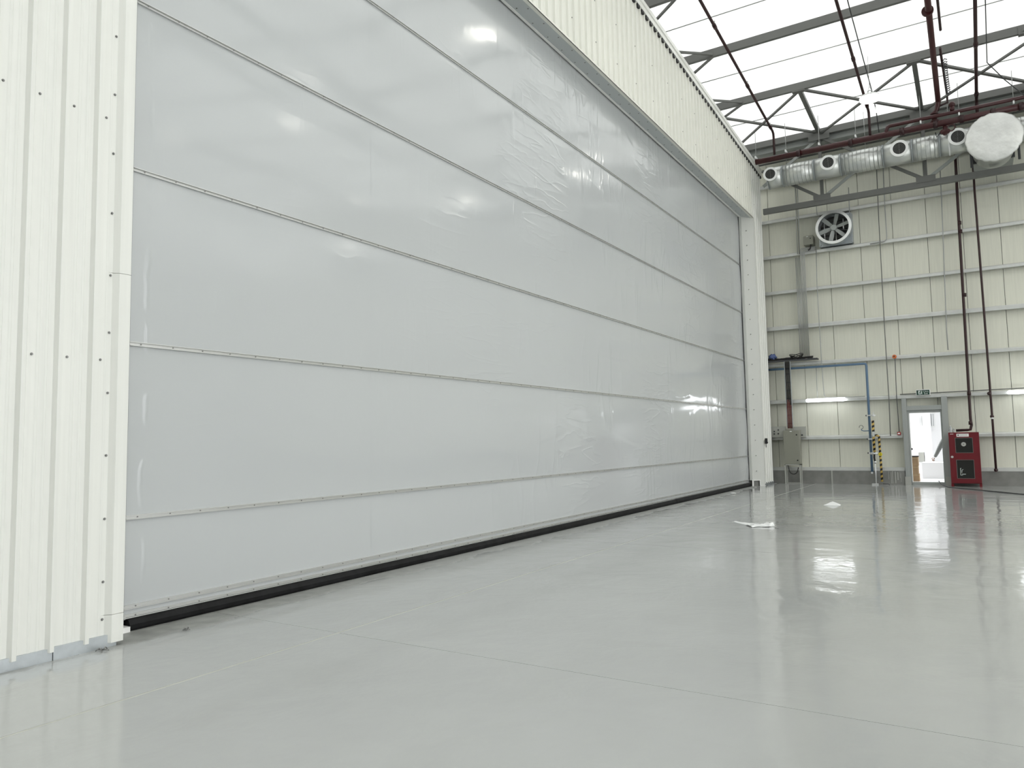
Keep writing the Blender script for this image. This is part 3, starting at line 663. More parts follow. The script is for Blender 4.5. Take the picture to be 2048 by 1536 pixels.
# crumpled foil end with a ragged rim
vs = [(xc_, 22.33, zc_)]; n = 64
for rr, yy in ((0.35, 22.335), (0.7, 22.34), (0.97, 22.35), (1.03, 22.38), (1.01, 22.42)):
    for k in range(n):
        j = 1 + (0.02 * math.sin(k * 2.9) * math.cos(k * 1.3) if rr > 0.9 else 0); t = 2 * math.pi * k / n
        vs.append((xc_ + RC * rr * j * math.cos(t), yy + 0.010 * math.sin(math.cos(t) * rr * 5 + 1) * math.cos(math.sin(t) * rr * 4 + rr * 3), zc_ + RC * rr * j * math.sin(t)))
fs = [(0, 1 + k, 1 + (k + 1) % n) for k in range(n)] + [(1 + r_ * n + k, 1 + r_ * n + (k + 1) % n, 1 + (r_ + 1) * n + (k + 1) % n, 1 + (r_ + 1) * n + k) for r_ in range(4) for k in range(n)]
MB().add(vs, fs, True).build('foil_cover', 'foil', duct)
b0, b1 = far(1947, 325, 23.6).x, far(2029, 325, 23.6).x
zb0 = far(1985, 345, 24.75).z; zb1 = zc_ + 0.45
MB().box(b0, b1, 23.60, YF, zb0, zb1).build('wall_box', 'grey_post', duct, bevel=0.01)
MB().box(b0 - 0.02, b1 + 0.02, 23.57, 23.64, zb0 - 0.02, zb0 + 0.22).build('wall_box_collar', 'dark_grey', duct)
for xq in (b1 + 0.1, b0 - 0.05): MB().tube([(xq, 23.3, zd), (xq, 23.3, zb0 - 0.2)], 0.03, 8).build('support_rod', 'dark_grey', duct)
for pxx in (1508 + 64, 1731, 1900):
    x = far(pxx, 300, YD).x; MB().tube([(x, YD - 0.02, zd + RD), (x, YD - 0.02, zroof(YD) - 0.05)], 0.007, 5).build('hanger_rod', 'conduit', duct)
x = far(1899, 300, YD).x + 0.0; MB().ring((x - 0.012, YD, zd), (1, 0, 0), RD, RD + 0.012, 0.03, 40).build('clamp_band', 'white_paint', duct)

# ------------------------------------------------------------------ hanging lamps
def lamp(c, label):
    c = Vector(c); t = thing('high_bay_lamp', label, 'lamp', c, 'round high bay lamps under the roof')
    MB().tube([c + Vector((0, 0, z)) for z in (-0.05, -0.045, 0.0)], [0.20, 0.235, 0.24], 32).build('lamp_diffuser', 'lamp_disc', t)
    MB().tube([c + Vector((0, 0, 0.0)), c + Vector((0, 0, 0.05)), c + Vector((0, 0, 0.10))], [0.245, 0.22, 0.10], 32).build('lamp_housing', 'white_paint', t)
    MB().ring(c + Vector((0, -0.006, 0.16)), (0, 1, 0), 0.03, 0.045, 0.012, 14).build('hook', 'conduit', t)
    for s in (-1, 1): MB().tube([c + Vector((0.08 * s, 0, 0.09)), c + Vector((0, 0, 0.30))], 0.005, 5).build('sling', 'conduit', t)
    MB().tube([c + Vector((0, 0, 0.28)), (c.x, c.y, zroof(c.y) - 0.02)], 0.006, 5).build('suspension_wire', 'conduit', t)
lc = onp(2, 9.85, 1740, 196)
LV = 'lit round white lamp hanging in front of a sprinkler pipe near the eave truss'
LL = 'lit round white lamp hanging high above the open hall floor'
for c in (lc, (2.4, 12.15, 9.85), (7.9, 12.2, 9.85), (8.4, 20.1, 9.85), (13.6, 12.2, 9.85), (13.6, 20.1, 9.85), (7.9, 4.2, 9.85), (13.6, 4.2, 9.85)): lamp(c, LV if c is lc else LL)
cab('roof_cable', 'thin dark cable crossing the purlins down past the round hanging lamp', 'cable', [roofp(1690, -20, -0.05), roofp(1700, 20, -0.05), roofp(1744, 183, -0.10), far(1752, 220, 23.3), far(1758, 265, 23.3)], 0.013, 'dark_grey')
cab('roof_cable', 'thin grey cable hanging down and slanting over towards the drum end of the duct', 'cable', [roofp(1970, -20, -0.05), roofp(1974, 125, -0.08), far(2010, 160, 22.2), far(2060, 200, 22.2)], 0.012, 'dark_grey')

# ------------------------------------------------------------------ wall fan and its switch box
fc = far(1668, 457, 24.0)
fan = thing('exhaust_fan', 'large round wall exhaust fan with six blades in a square galvanised frame', 'fan', far(1672, 460, 24.6))
fx0, fx1 = far(1640, 480, 24.56).x, far(1704, 470, 24.56).x; fz0 = far(1672, 490, 24.56).z; fz1 = fz0 + (fx1 - fx0) * 1.02
q = MB(); fcx, fcz = (fx0 + fx1) / 2, (fz0 + fz1) / 2; RF = 0.465
n = 40; vs = []; fs = []
for k in range(n):
    t = 2 * math.pi * (k + 0.5) / n; c_, s_ = math.cos(t), math.sin(t); m_ = max(abs(c_), abs(s_)); hs = (fx1 - fx0) / 2
    vs += [(fcx + RF * c_, 24.56, fcz + RF * s_), (fcx + hs * c_ / m_, 24.56, fcz + hs * s_ / m_)]
fs = [(2 * k, 2 * k + 1, (2 * k + 3) % (2 * n), (2 * k + 2) % (2 * n)) for k in range(n)]
q.add(vs, fs).build('fan_plate', 'galvanised', fan)
hs = (fx1 - fx0) / 2
for sx in (-1, 1):
    MB().box(fcx + sx * hs - 0.02, fcx + sx * hs + 0.02, 24.54, YF, fcz - hs, fcz + hs).build('frame_side', 'galvanised', fan)
    MB().box(fcx - hs, fcx + hs, 24.54, YF, fcz + sx * hs - 0.02, fcz + sx * hs + 0.02).build('frame_side', 'galvanised', fan)
MB().box(fcx - RF, fcx + RF, 24.70, 24.74, fcz - RF, fcz + RF).build('shutter_back', 'dark_grey', fan)
for k in range(7): MB().box(fcx - RF + 0.02, fcx + RF - 0.02, 24.665, 24.69, fcz - RF + 0.08 + k * 0.14, fcz - RF + 0.19 + k * 0.14).build('shutter_slat', 'grey_paint', fan)
for dx in (-0.33, 0.0, 0.22): MB().box(fcx + dx - 0.012, fcx + dx + 0.012, 24.645, 24.662, fcz - RF * 0.75, fcz + RF * 0.75).build('shutter_rod', 'alu', fan)
YFN = 24.16
MB().ring((fcx, YFN, fcz), (0, 1, 0), RF - 0.012, RF + 0.012, 24.56 - YFN, 48).build('fan_shroud', 'galvanised', fan)
MB().ring((fcx, YFN - 0.02, fcz), (0, 1, 0), RF - 0.03, RF + 0.05, 0.03, 48).build('shroud_rim', 'alu', fan)
MB().tube([(fcx, YFN + 0.03, fcz), (fcx, YFN + 0.16, fcz)], 0.085, 18).build('hub', 'grey_post', fan)
for k in range(6):
    t = math.radians(75 + 60 * k); d = Vector((math.cos(t), 0, math.sin(t))); s = Vector((-math.sin(t), 0, math.cos(t)))
    c = Vector((fcx, YFN + 0.09, fcz)); vs = []
    for rr, w_, tw in ((0.07, 0.05, 0.6), (0.25, 0.065, 0.45), (RF - 0.03, 0.06, 0.3)):
        for e in (-1, 1):
            for th in (-0.004, 0.004):
                vs.append(c + d * rr + s * (w_ * e * math.cos(tw)) + Vector((0, w_ * e * math.sin(tw) + th, 0)))
    fs = []
    for i in range(2):
        o_ = i * 4
        fs += [(o_, o_ + 2, o_ + 6, o_ + 4), (o_ + 1, o_ + 5, o_ + 7, o_ + 3), (o_, o_ + 4, o_ + 5, o_ + 1), (o_ + 2, o_ + 3, o_ + 7, o_ + 6)]
    fs += [(0, 1, 3, 2), (8, 10, 11, 9)]
    MB().add(vs, fs).build('fan_blade', 'grey_post', fan)
MB().box(fcx + 0.05, fcx + 0.22, 24.38, 24.60, fcz - 0.13, fcz + 0.02).build('motor', 'black', fan)
for t in (math.radians(200), math.radians(-15), math.radians(260)):
    MB().bar((fcx + 0.06 * math.cos(t), 24.36, fcz + 0.06 * math.sin(t)), (fcx + RF * math.cos(t), 24.36, fcz + RF * math.sin(t)), 0.02, 0.03).build('motor_bracket', 'dark_grey', fan)
sw = thing('switch_box', 'small grey-beige switch box beside the wall fan', 'electrical box', far(1617, 490, 24.6))
p = far(1607.5, 491, 24.45); p2 = far(1626, 470, 24.45)
MB().box(p.x, p2.x, 24.42, YF, p.z, p2.z).build('box_body', 'cabinet_beige', sw, bevel=0.01)
MB().disc((p2.x - 0.08, 24.42, p.z + 0.19), (0, -1, 0), 0.018, 0.012, 10).build('lock', 'black', sw)
MB().box(p.x + 0.09, p.x + 0.15, 24.414, 24.42, p2.z - 0.04, p2.z - 0.025).build('label_plate', 'white_paint', sw)
c0 = Vector((p2.x - 0.08, 24.45, p.z)); cab('box_cable', 'short black cable curving from the switch box to the girt', 'cable', [c0, c0 + Vector((0, 0, -0.06)), c0 + Vector((-0.03, 0, -0.14)), c0 + Vector((-0.09, 0, -0.17))], 0.02, 'cable_black')

# ------------------------------------------------------------------ conduits on the wall
for i in range(8):
    p = far(1594.5 + i * 2.55, 512, 24.5); p2 = far(1597.5 + i * 2.55, 722, 24.5); x_ = (p.x + p2.x) / 2
    zt_ = 7.30 + 0.034 * (7 - i); top = [(x_ + 0.30 + (7 - i) * 0.05, 24.5, zt_), (x_ + 0.06, 24.5, zt_), (x_ + 0.02, 24.5, zt_ - 0.015), (x_ + 0.002, 24.5, zt_ - 0.05)] if i > 3 else []
    cab('conduit', 'one of eight grey conduits bundled side by side down the wall', 'conduit', top + [(x_, 24.5, p.z - 0.05), (x_, 24.5, 3.93)], 0.0125, 'conduit', 'bundled wall conduits')
YC = 24.54
cab('conduit', 'thin grey conduit dropping left of the wall fan into the bundled conduits', 'conduit', [far(1589, 340, YC), far(1595, 508, YC)], 0.014, 'conduit')
cab('conduit', 'second thin grey conduit dropping beside it into the bundled conduits', 'conduit', [far(1593.5, 340, YC), far(1599, 508, YC)], 0.014, 'conduit')
cab('conduit', 'thin conduit running down from below the wall fan to the lit tube lamp', 'conduit', [far(1632, 494, YC - 0.004), far(1634, 570, YC - 0.004), far(1643, 722, YC - 0.004), far(1647, 775, YC - 0.004), far(1648.5, 790, YC - 0.004), far(1652, 795, YC - 0.004), far(1700, 794, YC - 0.004), far(1730, 792.5, YC - 0.004)], 0.012, 'conduit')
cab('conduit', 'short thin conduit between cable tray and the tube lamp next to the cable ladder', 'conduit', [far(1632, 730, YC), far(1635, 797, YC)], 0.010, 'conduit')
cab('conduit', 'thin conduit above the right edge of the wall fan', 'conduit', [far(1631, 395, YC), far(1634, 430, YC)], 0.012, 'conduit')
cab('conduit', 'thin conduit pair dropping to the girt just above the wall fan', 'conduit', [far(1697, 375, YC), far(1699, 424, YC)], 0.014, 'conduit')
cab('conduit', 'long thin dark conduit running down the wall between fan and doorway', 'conduit', [far(1753, 335, YC), far(1757, 430, YC), far(1769, 655, YC), far(1778, 800, YC), far(1781, 872, YC)], 0.012, 'grey_paint')
cab('conduit', 'thin conduit curving onto a girt to the right of the wall fan', 'conduit', [far(1766, 335, YC), far(1770, 420, YC), far(1773.5, 473, YC), far(1773, 479, YC), far(1768, 483, YC), far(1740, 488, YC)], 0.014, 'conduit')
cab('conduit', 'long thin grey conduit on the wall left of the two dark red pipes', 'conduit', [far(1880, 335, YC), far(1884, 420, YC), far(1893, 655, YC), far(1896, 700, YC)], 0.014, 'conduit')
cab('conduit', 'thin conduit feeding the green exit sign from above', 'conduit', [far(1841, 712, YC), far(1846, 779, YC)], 0.012, 'grey_paint')
cab('conduit', 'dark thin conduit feeding the red fire call point', 'conduit', [far(1790, 718, YC), far(1793, 790, YC), far(1798.5, 864, YC)], 0.012, 'grey_paint')
cab('conduit', 'horizontal grey cable lying along the girt above the exit sign', 'cable', [far(1800, 789, 24.57), far(1862, 786, 24.57), far(1900, 784, 24.57), far(2048, 776, 24.57)], 0.012, 'dark_grey')
# call point, orange box
c = far(1798, 867, 24.50); cp = thing('call_point', 'small square red fire alarm call point beside the doorway', 'alarm', c)
MB().box(c.x - 0.045, c.x + 0.045, 24.47, 24.6, c.z - 0.045, c.z + 0.045).build('call_box', 'call_red', cp, bevel=0.006)
MB().box(c.x - 0.025, c.x + 0.025, 24.464, 24.472, c.z - 0.02, c.z + 0.02).build('call_glass', 'paper', cp)
c = far(1788.5, 713, 24.52); cp = thing('junction_box', 'small orange sounder fixed on a girt above the doorway', 'alarm', c)
MB().tube([(c.x, 24.58, c.z), (c.x, 24.47, c.z)], [0.06, 0.05], 16).build('sounder_body', 'orange', cp); MB().disc((c.x, 24.47, c.z), (0, -1, 0), 0.022, 0.012, 12).build('sounder_grille', 'dark_grey', cp)

# ------------------------------------------------------------------ tube lamps
def tubelamp(pa, pb, label):
    a = far(*pa, 24.44); b_ = far(*pb, 24.44); z = (a.z + b_.z) / 2
    t = thing('tube_lamp', label, 'lamp', (a.x, 24.44, z), 'tube lamps on the wall')
    L_ = b_.x - a.x
    MB().tube([(a.x, 24.44, z), (a.x + 0.015, 24.44, z), (a.x + 0.05, 24.44, z), (b_.x - 0.05, 24.44, z), (b_.x - 0.015, 24.44, z), (b_.x, 24.44, z)], [0.02, 0.045, 0.055, 0.055, 0.045, 0.02], 16).build('diffuser', 'lamp_tube', t)
    MB().box(a.x + 0.05, b_.x - 0.05, 24.48, 24.57, z + 0.0, z + 0.05).build('lamp_body', 'white_paint', t)
    for dx in (0.2, L_ - 0.2): MB().box(a.x + dx - 0.02, a.x + dx + 0.02, 24.50, 24.575, z - 0.03, z + 0.06).build('clip', 'alu', t)
tubelamp((1612, 801.5), (1691, 798), 'lit white tube lamp on the girt between cable ladder and blue pipe')
tubelamp((2015, 785.5), (2092, 781), 'lit white tube lamp on the girt past the two dark red pipes')

# ------------------------------------------------------------------ blue air pipe and hose station
YBL = 24.48
a = far(1540, 738, YBL); b_ = far(1732, 729, YBL); e = far(1745, 944, YBL); zp = (a.z + b_.z) / 2; xp = (b_.x + e.x) / 2
bp_ = thing('air_pipe', 'blue compressed air pipe under the cable tray turning down the wall', 'pipe', (xp, YBL, e.z))
MB().tube([(a.x - 0.3, YBL, zp), (xp - 0.06, YBL, zp), (xp - 0.02, YBL, zp - 0.01), (xp, YBL, zp - 0.06), (xp, YBL, e.z)], 0.035, 12).build('pipe_run', 'blue_pipe', bp_)
hk = far(1725, 862, YBL)
MB().tube([(xp, YBL, hk.z), (hk.x + 0.03, YBL, hk.z), (hk.x - 0.02, YBL, hk.z + 0.02), (hk.x - 0.03, YBL, hk.z + 0.06)], 0.013, 8).build('hook_arm', 'blue_pipe', bp_)
MB().tube([(hk.x - 0.03 + 0.055 * math.cos(t), YBL, hk.z + 0.115 + 0.055 * math.sin(t)) for t in [-1.57 + 0.42 * i for i in range(13)]], 0.008, 6).build('gauge_ring', 'dark_grey', bp_)
MB().disc((xp, YBL - 0.04, e.z - 0.02), (0, -1, 0), 0.03, 0.04, 10).build('drain_tap', 'white_paint', bp_)
for z in (far(1741, 831, YBL).z, far(1742, 878, YBL).z, far(1744, 906, YBL).z):
    MB().box(xp - 0.06, xp + 0.16, YBL - 0.10, YBL + 0.09, z - 0.018, z + 0.018).build('pipe_clamp', 'alu', bp_)
    MB().ball((xp - 0.07, YBL - 0.05, z), 0.025).build('clamp_knob', 'black', bp_)
YH = 24.32
hs_ = thing('hose_station', 'upright hoses wrapped in black and yellow spiral guard with chrome fittings on the floor', 'hose', (xp + 0.12, YH, 0))
A = [far(*q_, YH) for q_ in ((1745.5, 841), (1747, 872), (1749, 904))]
MB().tube(A, 0.036, 12).build('guarded_hose', 'hazard_stripe', hs_)
A2 = [far(*q_, YH) for q_ in ((1749, 903), (1748.5, 915), (1750.5, 926))]
MB().tube(A2, 0.026, 10).build('black_hose', 'cable_black', hs_)
A3 = [far(*q_, YH) for q_ in ((1750.5, 924), (1751.5, 945), (1752.3, 962))]; A3[-1] = Vector((A3[-1].x, YH, 0.03))
MB().tube(A3, 0.018, 10).build('drop_tube', 'alu', hs_)
MB().ball(A3[0], 0.035).build('tube_joint', 'white_paint', hs_)
MB().box(A3[-1].x - 0.11, A3[-1].x + 0.06, YH - 0.08, YH + 0.08, 0.0, 0.035).build('base_plate', 'alu', hs_, bevel=0.006)
T = far(1747, 831, YH)
MB().tube([T + Vector((-0.12, 0, 0)), T + Vector((0.06, 0, 0))], 0.016, 8).build('valve_bar', 'alu', hs_); MB().ball(T, 0.038).build('valve_body', 'white_paint', hs_)
MB().tube([T, T + Vector((0, 0, 0.10))], 0.012, 8).build('valve_handle', 'alu', hs_)
U = far(1747.5, 872, YH)
MB().box(U.x - 0.03, U.x + 0.03, YH - 0.06, YH + 0.04, U.z - 0.02, U.z + 0.13).build('valve_block', 'alu', hs_)
Bp = [far(*q_, YH - 0.01) for q_ in ((1749, 871), (1754, 870.5), (1758, 873), (1758.5, 882), (1761, 915), (1764.3, 963.5))]
MB().tube(Bp, 0.032, 12).build('guarded_hose', 'hazard_stripe', hs_)
V = far(1750, 907, YH); MB().tube([V + Vector((-0.13, 0, 0)), V + Vector((0.06, 0, 0))], 0.035, 10).build('union', 'alu', hs_); MB().ball(V + Vector((0.05, -0.02, 0)), 0.04).build('union_nut', 'white_paint', hs_)
Yd = far(1760.7, 908.5, YH - 0.06); MB().disc(Yd, (0, -1, 0), 0.052, 0.015, 20).build('yellow_tag', 'yellow', hs_)
q = MB().bar(Yd + Vector((-0.012, -0.018, 0.022)), Yd + Vector((0.014, -0.018, 0.014)), 0.006, 0.008).bar(Yd + Vector((0.014, -0.018, 0.014)), Yd + Vector((-0.012, -0.018, -0.004)), 0.006, 0.008).bar(Yd + Vector((-0.018, -0.018, -0.02)), Yd + Vector((0.018, -0.018, -0.02)), 0.006, 0.008)
q.build('tag_print', 'black', hs_)
cab('scrap_bracket', 'short dark steel offcut lying at the foot of the hose station', 'scrap', [(Bp[-1].x + 0.02, 24.28, 0.03), (Bp[-1].x + 0.16, 24.28, 0.03), (Bp[-1].x + 0.20, 24.28, 0.012)], 0.011, 'dark_grey')

# ------------------------------------------------------------------ electrical cabinet, plates, ladder, tray
YEC = 24.18
ec = thing('electrical_cabinet', 'tall grey-beige electrical cabinet on a leg frame by the pillar', 'cabinet', (1.2, YEC + 0.15, 0))
p = far(1568.8, 928.5, YEC); p2 = far(1597.5, 860.5, YEC)
MB().box(p.x, p2.x, YEC, YEC + 0.28, p.z, p2.z).build('cabinet_body', 'cabinet_beige', ec, bevel=0.006)
dr = MB().box(p.x + 0.012, p2.x - 0.012, YEC - 0.012, YEC, p.z + 0.012, p2.z - 0.012).build('cabinet_door', 'cabinet_beige', ec, bevel=0.004)
for zq in (p.z + 0.12, p2.z - 0.14): MB().disc((p2.x - 0.07, YEC - 0.012, zq), (0, -1, 0), 0.022, 0.014, 12).build('lock', 'black', dr)
MB().box((p.x + p2.x) / 2 - 0.03, (p.x + p2.x) / 2 + 0.03, YEC - 0.016, YEC - 0.012, p2.z - 0.04, p2.z - 0.018).build('label_plate', 'white_paint', dr)
for xx in (p.x, p2.x - 0.035):
    for yy in (YEC, YEC + 0.245): MB().box(xx, xx + 0.035, yy, yy + 0.035, 0.0, p.z).build('leg', 'plate_grey', ec)
for yy in (YEC, YEC + 0.245): MB().box(p.x, p2.x, yy, yy + 0.03, p.z - 0.03, p.z - 0.001).build('frame_rail', 'plate_grey', ec)
MB().box(p.x, p2.x, YEC + 0.25, YEC + 0.275, 0.005, 0.03).build('frame_rail', 'plate_grey', ec)
mid = (p.x + p2.x) / 2
lp = [(mid - 0.155 + 0.0, YEC + 0.12, p.z - 0.01)] + [(mid + 0.13 * -math.cos(t), YEC + 0.12, p.z - 0.16 - 0.15 * math.sin(t)) for t in [0.1 + 0.3 * i for i in range(10)]] + [(mid + 0.15, YEC + 0.12, p.z - 0.10)]
cab('loop_cable', 'black cable hanging in a loop under the electrical cabinet', 'cable', lp, 0.013, 'cable_black')
a = far(1545, 875, 24.45); b_ = far(1567, 853, 24.45)
wb = thing('socket_panel', 'grey wall panel with sockets between pillar and electrical cabinet', 'electrical panel', (a.x, 24.5, a.z))
MB().box(a.x - 0.1, b_.x + 0.04, 24.46, 24.6, a.z, b_.z).build('panel_body', 'plate_grey', wb, bevel=0.005)
for q_ in ((1548.5, 868), (1556.5, 860), (1556.5, 867.5), (1548.5, 863)):
    c = far(*q_, 24.45); MB().box(c.x - 0.02, c.x + 0.02, 24.448, 24.46, c.z - 0.022, c.z + 0.022).build('socket', 'dark_grey', wb)
a = far(1590, 875, 24.45); b_ = far(1610.5, 853, 24.45)
wb = thing('socket_panel', 'grey wall panel with one socket peeking out behind the electrical cabinet', 'electrical panel', (b_.x, 24.5, a.z))
MB().box(a.x - 0.12, b_.x, 24.47, 24.6, a.z, b_.z).build('panel_body', 'plate_grey', wb, bevel=0.005)
c = far(1604, 870, 24.46); MB().box(c.x - 0.025, c.x + 0.025, 24.458, 24.47, c.z - 0.022, c.z + 0.022).build('socket', 'dark_grey', wb)
# cable ladder with cables
YL = 24.40
t0, t1 = far(1576.5, 724, YL), far(1579, 858, YL); xl = (t0.x + t1.x) / 2
cl = thing('cable_ladder', 'narrow vertical cable ladder carrying cables down to the electrical cabinet', 'cable ladder', (xl, YL, t1.z))
for s in (-1, 1): MB().box(xl + s * 0.085 - 0.008, xl + s * 0.085 + 0.008, YL - 0.05, YL + 0.02, p2.z * 0 + t1.z + 0.05, t0.z + 0.02).build('ladder_rail', 'galvanised', cl)
for k in range(8): MB().box(xl - 0.08, xl + 0.08, YL, YL + 0.015, t1.z + 0.15 + k * 0.26, t1.z + 0.19 + k * 0.26).build('ladder_rung', 'galvanised', cl)
for k in range(7):
    x = xl - 0.063 + k * 0.021; w = 0.0
    zmid = 2.55 + random.uniform(-0.12, 0.2)
    cab('ladder_cable', 'black power cable clipped to the vertical cable ladder', 'cable', [(x, YL - 0.03, t0.z), (x + w, YL - 0.035, 3.2), (x, YL - 0.03, zmid + 0.004)], 0.0098, 'cable_black', 'cables on the ladder')
    cab('ladder_cable', 'red-brown power cable entering the top of the electrical cabinet', 'cable', [(x, YL - 0.03, zmid), (x - w, YL - 0.035, 2.0), (x, YL - 0.05, t1.z + 0.02)], 0.0095, 'cable_red', 'cables into the cabinet')
# cable tray along girt with slack cable heap and blue cloth
YTR = 24.44
ta, tb = far(1540, 728, YTR), far(1636, 719, YTR); ztr = 3.84
ct = thing('cable_tray', 'steel cable tray along the girt above the blue pipe', 'cable tray', (ta.x, YTR, ztr))
MB().box(ta.x - 0.3, tb.x, YTR - 0.09, YTR - 0.08, ztr, ztr + 0.04).build('tray_side', 'dark_grey', ct)
MB().box(ta.x - 0.3, tb.x, YTR - 0.09, YTR + 0.12, ztr - 0.008, ztr).build('tray_bed', 'grey_paint', ct)
MB().box(ta.x - 0.3, tb.x, YTR + 0.11, YTR + 0.12, ztr, ztr + 0.04).build('tray_side', 'dark_grey', ct)
for k in range(9):
    pts = [(ta.x - 0.3 + i * 0.16, YTR - 0.07 + 0.019 * k, ztr + 0.024 + 0.05 * abs(math.sin(i * 0.7 + k * 1.3)) + 0.006 * k) for i in range(12)]
    pts = [q_ for q_ in pts if q_[0] < tb.x - 0.02]
    cab('tray_cable', 'black cable lying in the steel cable tray', 'cable', pts, 0.012, 'cable_black', 'cables in the tray')
hc = far(1593, 718, YTR)
for k in range(4):
    pts = [(hc.x + 0.15 * math.cos(t) * (1 + 0.1 * k) + 0.03 * math.sin(3 * t + k), YTR + 0.07 * math.sin(t), ztr + 0.09 + 0.03 * k + 0.04 * math.sin(2 * t + k)) for t in [i * 0.45 for i in range(15)]]
    cab('slack_cable', 'loop of slack black cable heaped on the cable tray', 'cable', pts, 0.011, 'cable_black', 'slack cable heap')
bc = far(1544, 719, YTR - 0.02)
vs = MB().ball((bc.x + 0.02, YTR, ztr + 0.18), 0.12, 18, 12, (1.1, 0.8, 0.72))
vs.v = [(x + 0.022 * math.sin(z * 60 + x * 33), y_ + 0.015 * math.sin(x * 47 + z * 21), z + 0.018 * math.sin(x * 55 + y_ * 31)) for x, y_, z in vs.v]
tag(vs.build('rag_bundle', 'blue_cloth'), 'crumpled dark blue rag bundle lying on the cable tray', 'rag')

# ------------------------------------------------------------------ exit sign
c0 = far(1832, 791, 24.44); c1 = far(1860, 778.5, 24.44)
xs0, xs1 = c0.x, c1.x; zs0 = (c0.z + far(1860, 790.5, 24.44).z) / 2; zs1 = (c1.z + far(1832, 779.5, 24.44).z) / 2
sg = thing('exit_sign', 'green emergency exit sign with running man above the personnel doorway', 'sign', ((xs0 + xs1) / 2, 24.5, zs0))
MB().box(xs0, xs1, 24.44, 24.58, zs0, zs1).build('sign_housing', 'white_paint', sg, bevel=0.008)
MB().box(xs0 + 0.018, xs1 - 0.018, 24.434, 24.44, zs0 + 0.016, zs1 - 0.016).build('sign_face', 'green_sign', sg)
w_, h_ = xs1 - xs0, zs1 - zs0
px0, px1, pz0, pz1 = xs0 + w_ * 0.17, xs0 + w_ * 0.44, zs0 + h_ * 0.20, zs0 + h_ * 0.80
MB().box(px0, px1, 24.432, 24.434, pz0, pz1).build('pictogram_door', 'sign_white', sg)
g = MB(); pw, ph = px1 - px0, pz1 - pz0
def gp(u, v): return (px0 + pw * u, 24.4305, pz0 + ph * v)
for a_, b2 in (((0.62, 0.72), (0.45, 0.42)), ((0.45, 0.42), (0.72, 0.22)), ((0.72, 0.22), (0.78, 0.0)), ((0.45, 0.42), (0.30, 0.20)), ((0.30, 0.20), (0.05, 0.18)), ((0.60, 0.68), (0.85, 0.55)), ((0.60, 0.68), (0.35, 0.68)), ((0.35, 0.68), (0.22, 0.52))):
    g.bar(gp(*a_), gp(*b2), 0.016, 0.0015, up=(0, 1, 0))
g.disc(gp(0.70, 0.86), (0, -1, 0), 0.014, 0.001, 12); g.build('running_man', 'green_sign', sg)
def text(s, size, loc, m_, parent, name, rotx=math.pi / 2, xscale=1.0):
    cu = bpy.data.curves.new(name, 'FONT'); cu.body = s; cu.size = size; cu.extrude = 0.0006; cu.align_x = 'CENTER'
    t = bpy.data.objects.new(name, cu); COL.objects.link(t)
    dg = bpy.context.evaluated_depsgraph_get(); me = bpy.data.meshes.new_from_object(t.evaluated_get(dg)); bpy.data.objects.remove(t)
    me.transform(Matrix.Translation(Vector(loc)) @ Matrix.Rotation(rotx, 4, 'X') @ Matrix.Diagonal((xscale, 1, 1, 1)))
    me.materials.clear(); me.materials.append(MATS[m_]); return place(name, me, parent)
text('Çıkış', h_ * 0.36, (xs0 + w_ * 0.70, 24.432, zs0 + h_ * 0.54), 'sign_white', sg, 'sign_lettering')
text('Exit', h_ * 0.38, (xs0 + w_ * 0.70, 24.432, zs0 + h_ * 0.19), 'sign_white', sg, 'sign_lettering')

# ------------------------------------------------------------------ red fire cabinet
YRC = 23.97
a = far(1904, 968, YRC); b_ = far(1962.5, 968, YRC); tp = far(1930, 864.5, YRC)
fx0, fx1, fz1 = far(1901, 915, YRC).x - 0.02, far(1961, 915, YRC).x + 0.0, tp.z
rc = thing('fire_hose_cabinet', 'tall dark red fire hose cabinet with two windows standing beside the doorway', 'cabinet', ((fx0 + fx1) / 2, YRC + 0.2, 0))
MB().box(fx0, fx1, YRC + 0.02, YRC + 0.42, 0.085, fz1).build('cabinet_body', 'red_cabinet', rc, bevel=0.008)
W_ = fx1 - fx0; H_ = fz1 - 0.085
def u(v): return fx0 + W_ * v
def w2(v): return 0.085 + H_ * v
# door face built around the two window openings
wx0, wx1 = u(0.225), u(0.77); wins = ((w2(0.105), w2(0.455)), (w2(0.605), w2(0.885)))
q = MB(); y0_, y1_ = YRC, YRC + 0.02
q.box(u(0.01), wx0, y0_, y1_, w2(0.01), w2(0.99)).box(wx1, u(0.99), y0_, y1_, w2(0.01), w2(0.99))
for za, zb_ in ((w2(0.01), wins[0][0]), (wins[0][1], wins[1][0]), (wins[1][1], w2(0.99))): q.box(wx0, wx1, y0_, y1_, za, zb_)
dr = q.build('cabinet_door', 'red_cabinet', rc)
for za, zb_ in wins:
    MB().box(wx0 - 0.012, wx1 + 0.012, YRC - 0.006, YRC, za - 0.012, za).box(wx0 - 0.012, wx1 + 0.012, YRC - 0.006, YRC, zb_, zb_ + 0.012).box(wx0 - 0.012, wx0, YRC - 0.006, YRC, za, zb_).box(wx1, wx1 + 0.012, YRC - 0.006, YRC, za, zb_).build('window_trim', 'grey_paint', dr)
    MB().box(wx0, wx1, YRC + 0.013, YRC + 0.0195, za, zb_).build('window_pane', 'window_dark', dr)
c = Vector(((wx0 + wx1) / 2 - 0.01, YRC + 0.012, (wins[1][0] + wins[1][1]) / 2 + 0.03))
MB().disc(c, (0, -1, 0), 0.058, 0.003, 28).build('hose_reel_hub', 'plate_grey', dr)
MB().disc(c - Vector((0, 0.003, 0)), (0, -1, 0), 0.012, 0.002, 12).build('reel_axle', 'dark_grey', dr)
q = MB(); lx, lz = wx0 + 0.075, wins[0][0] + 0.08
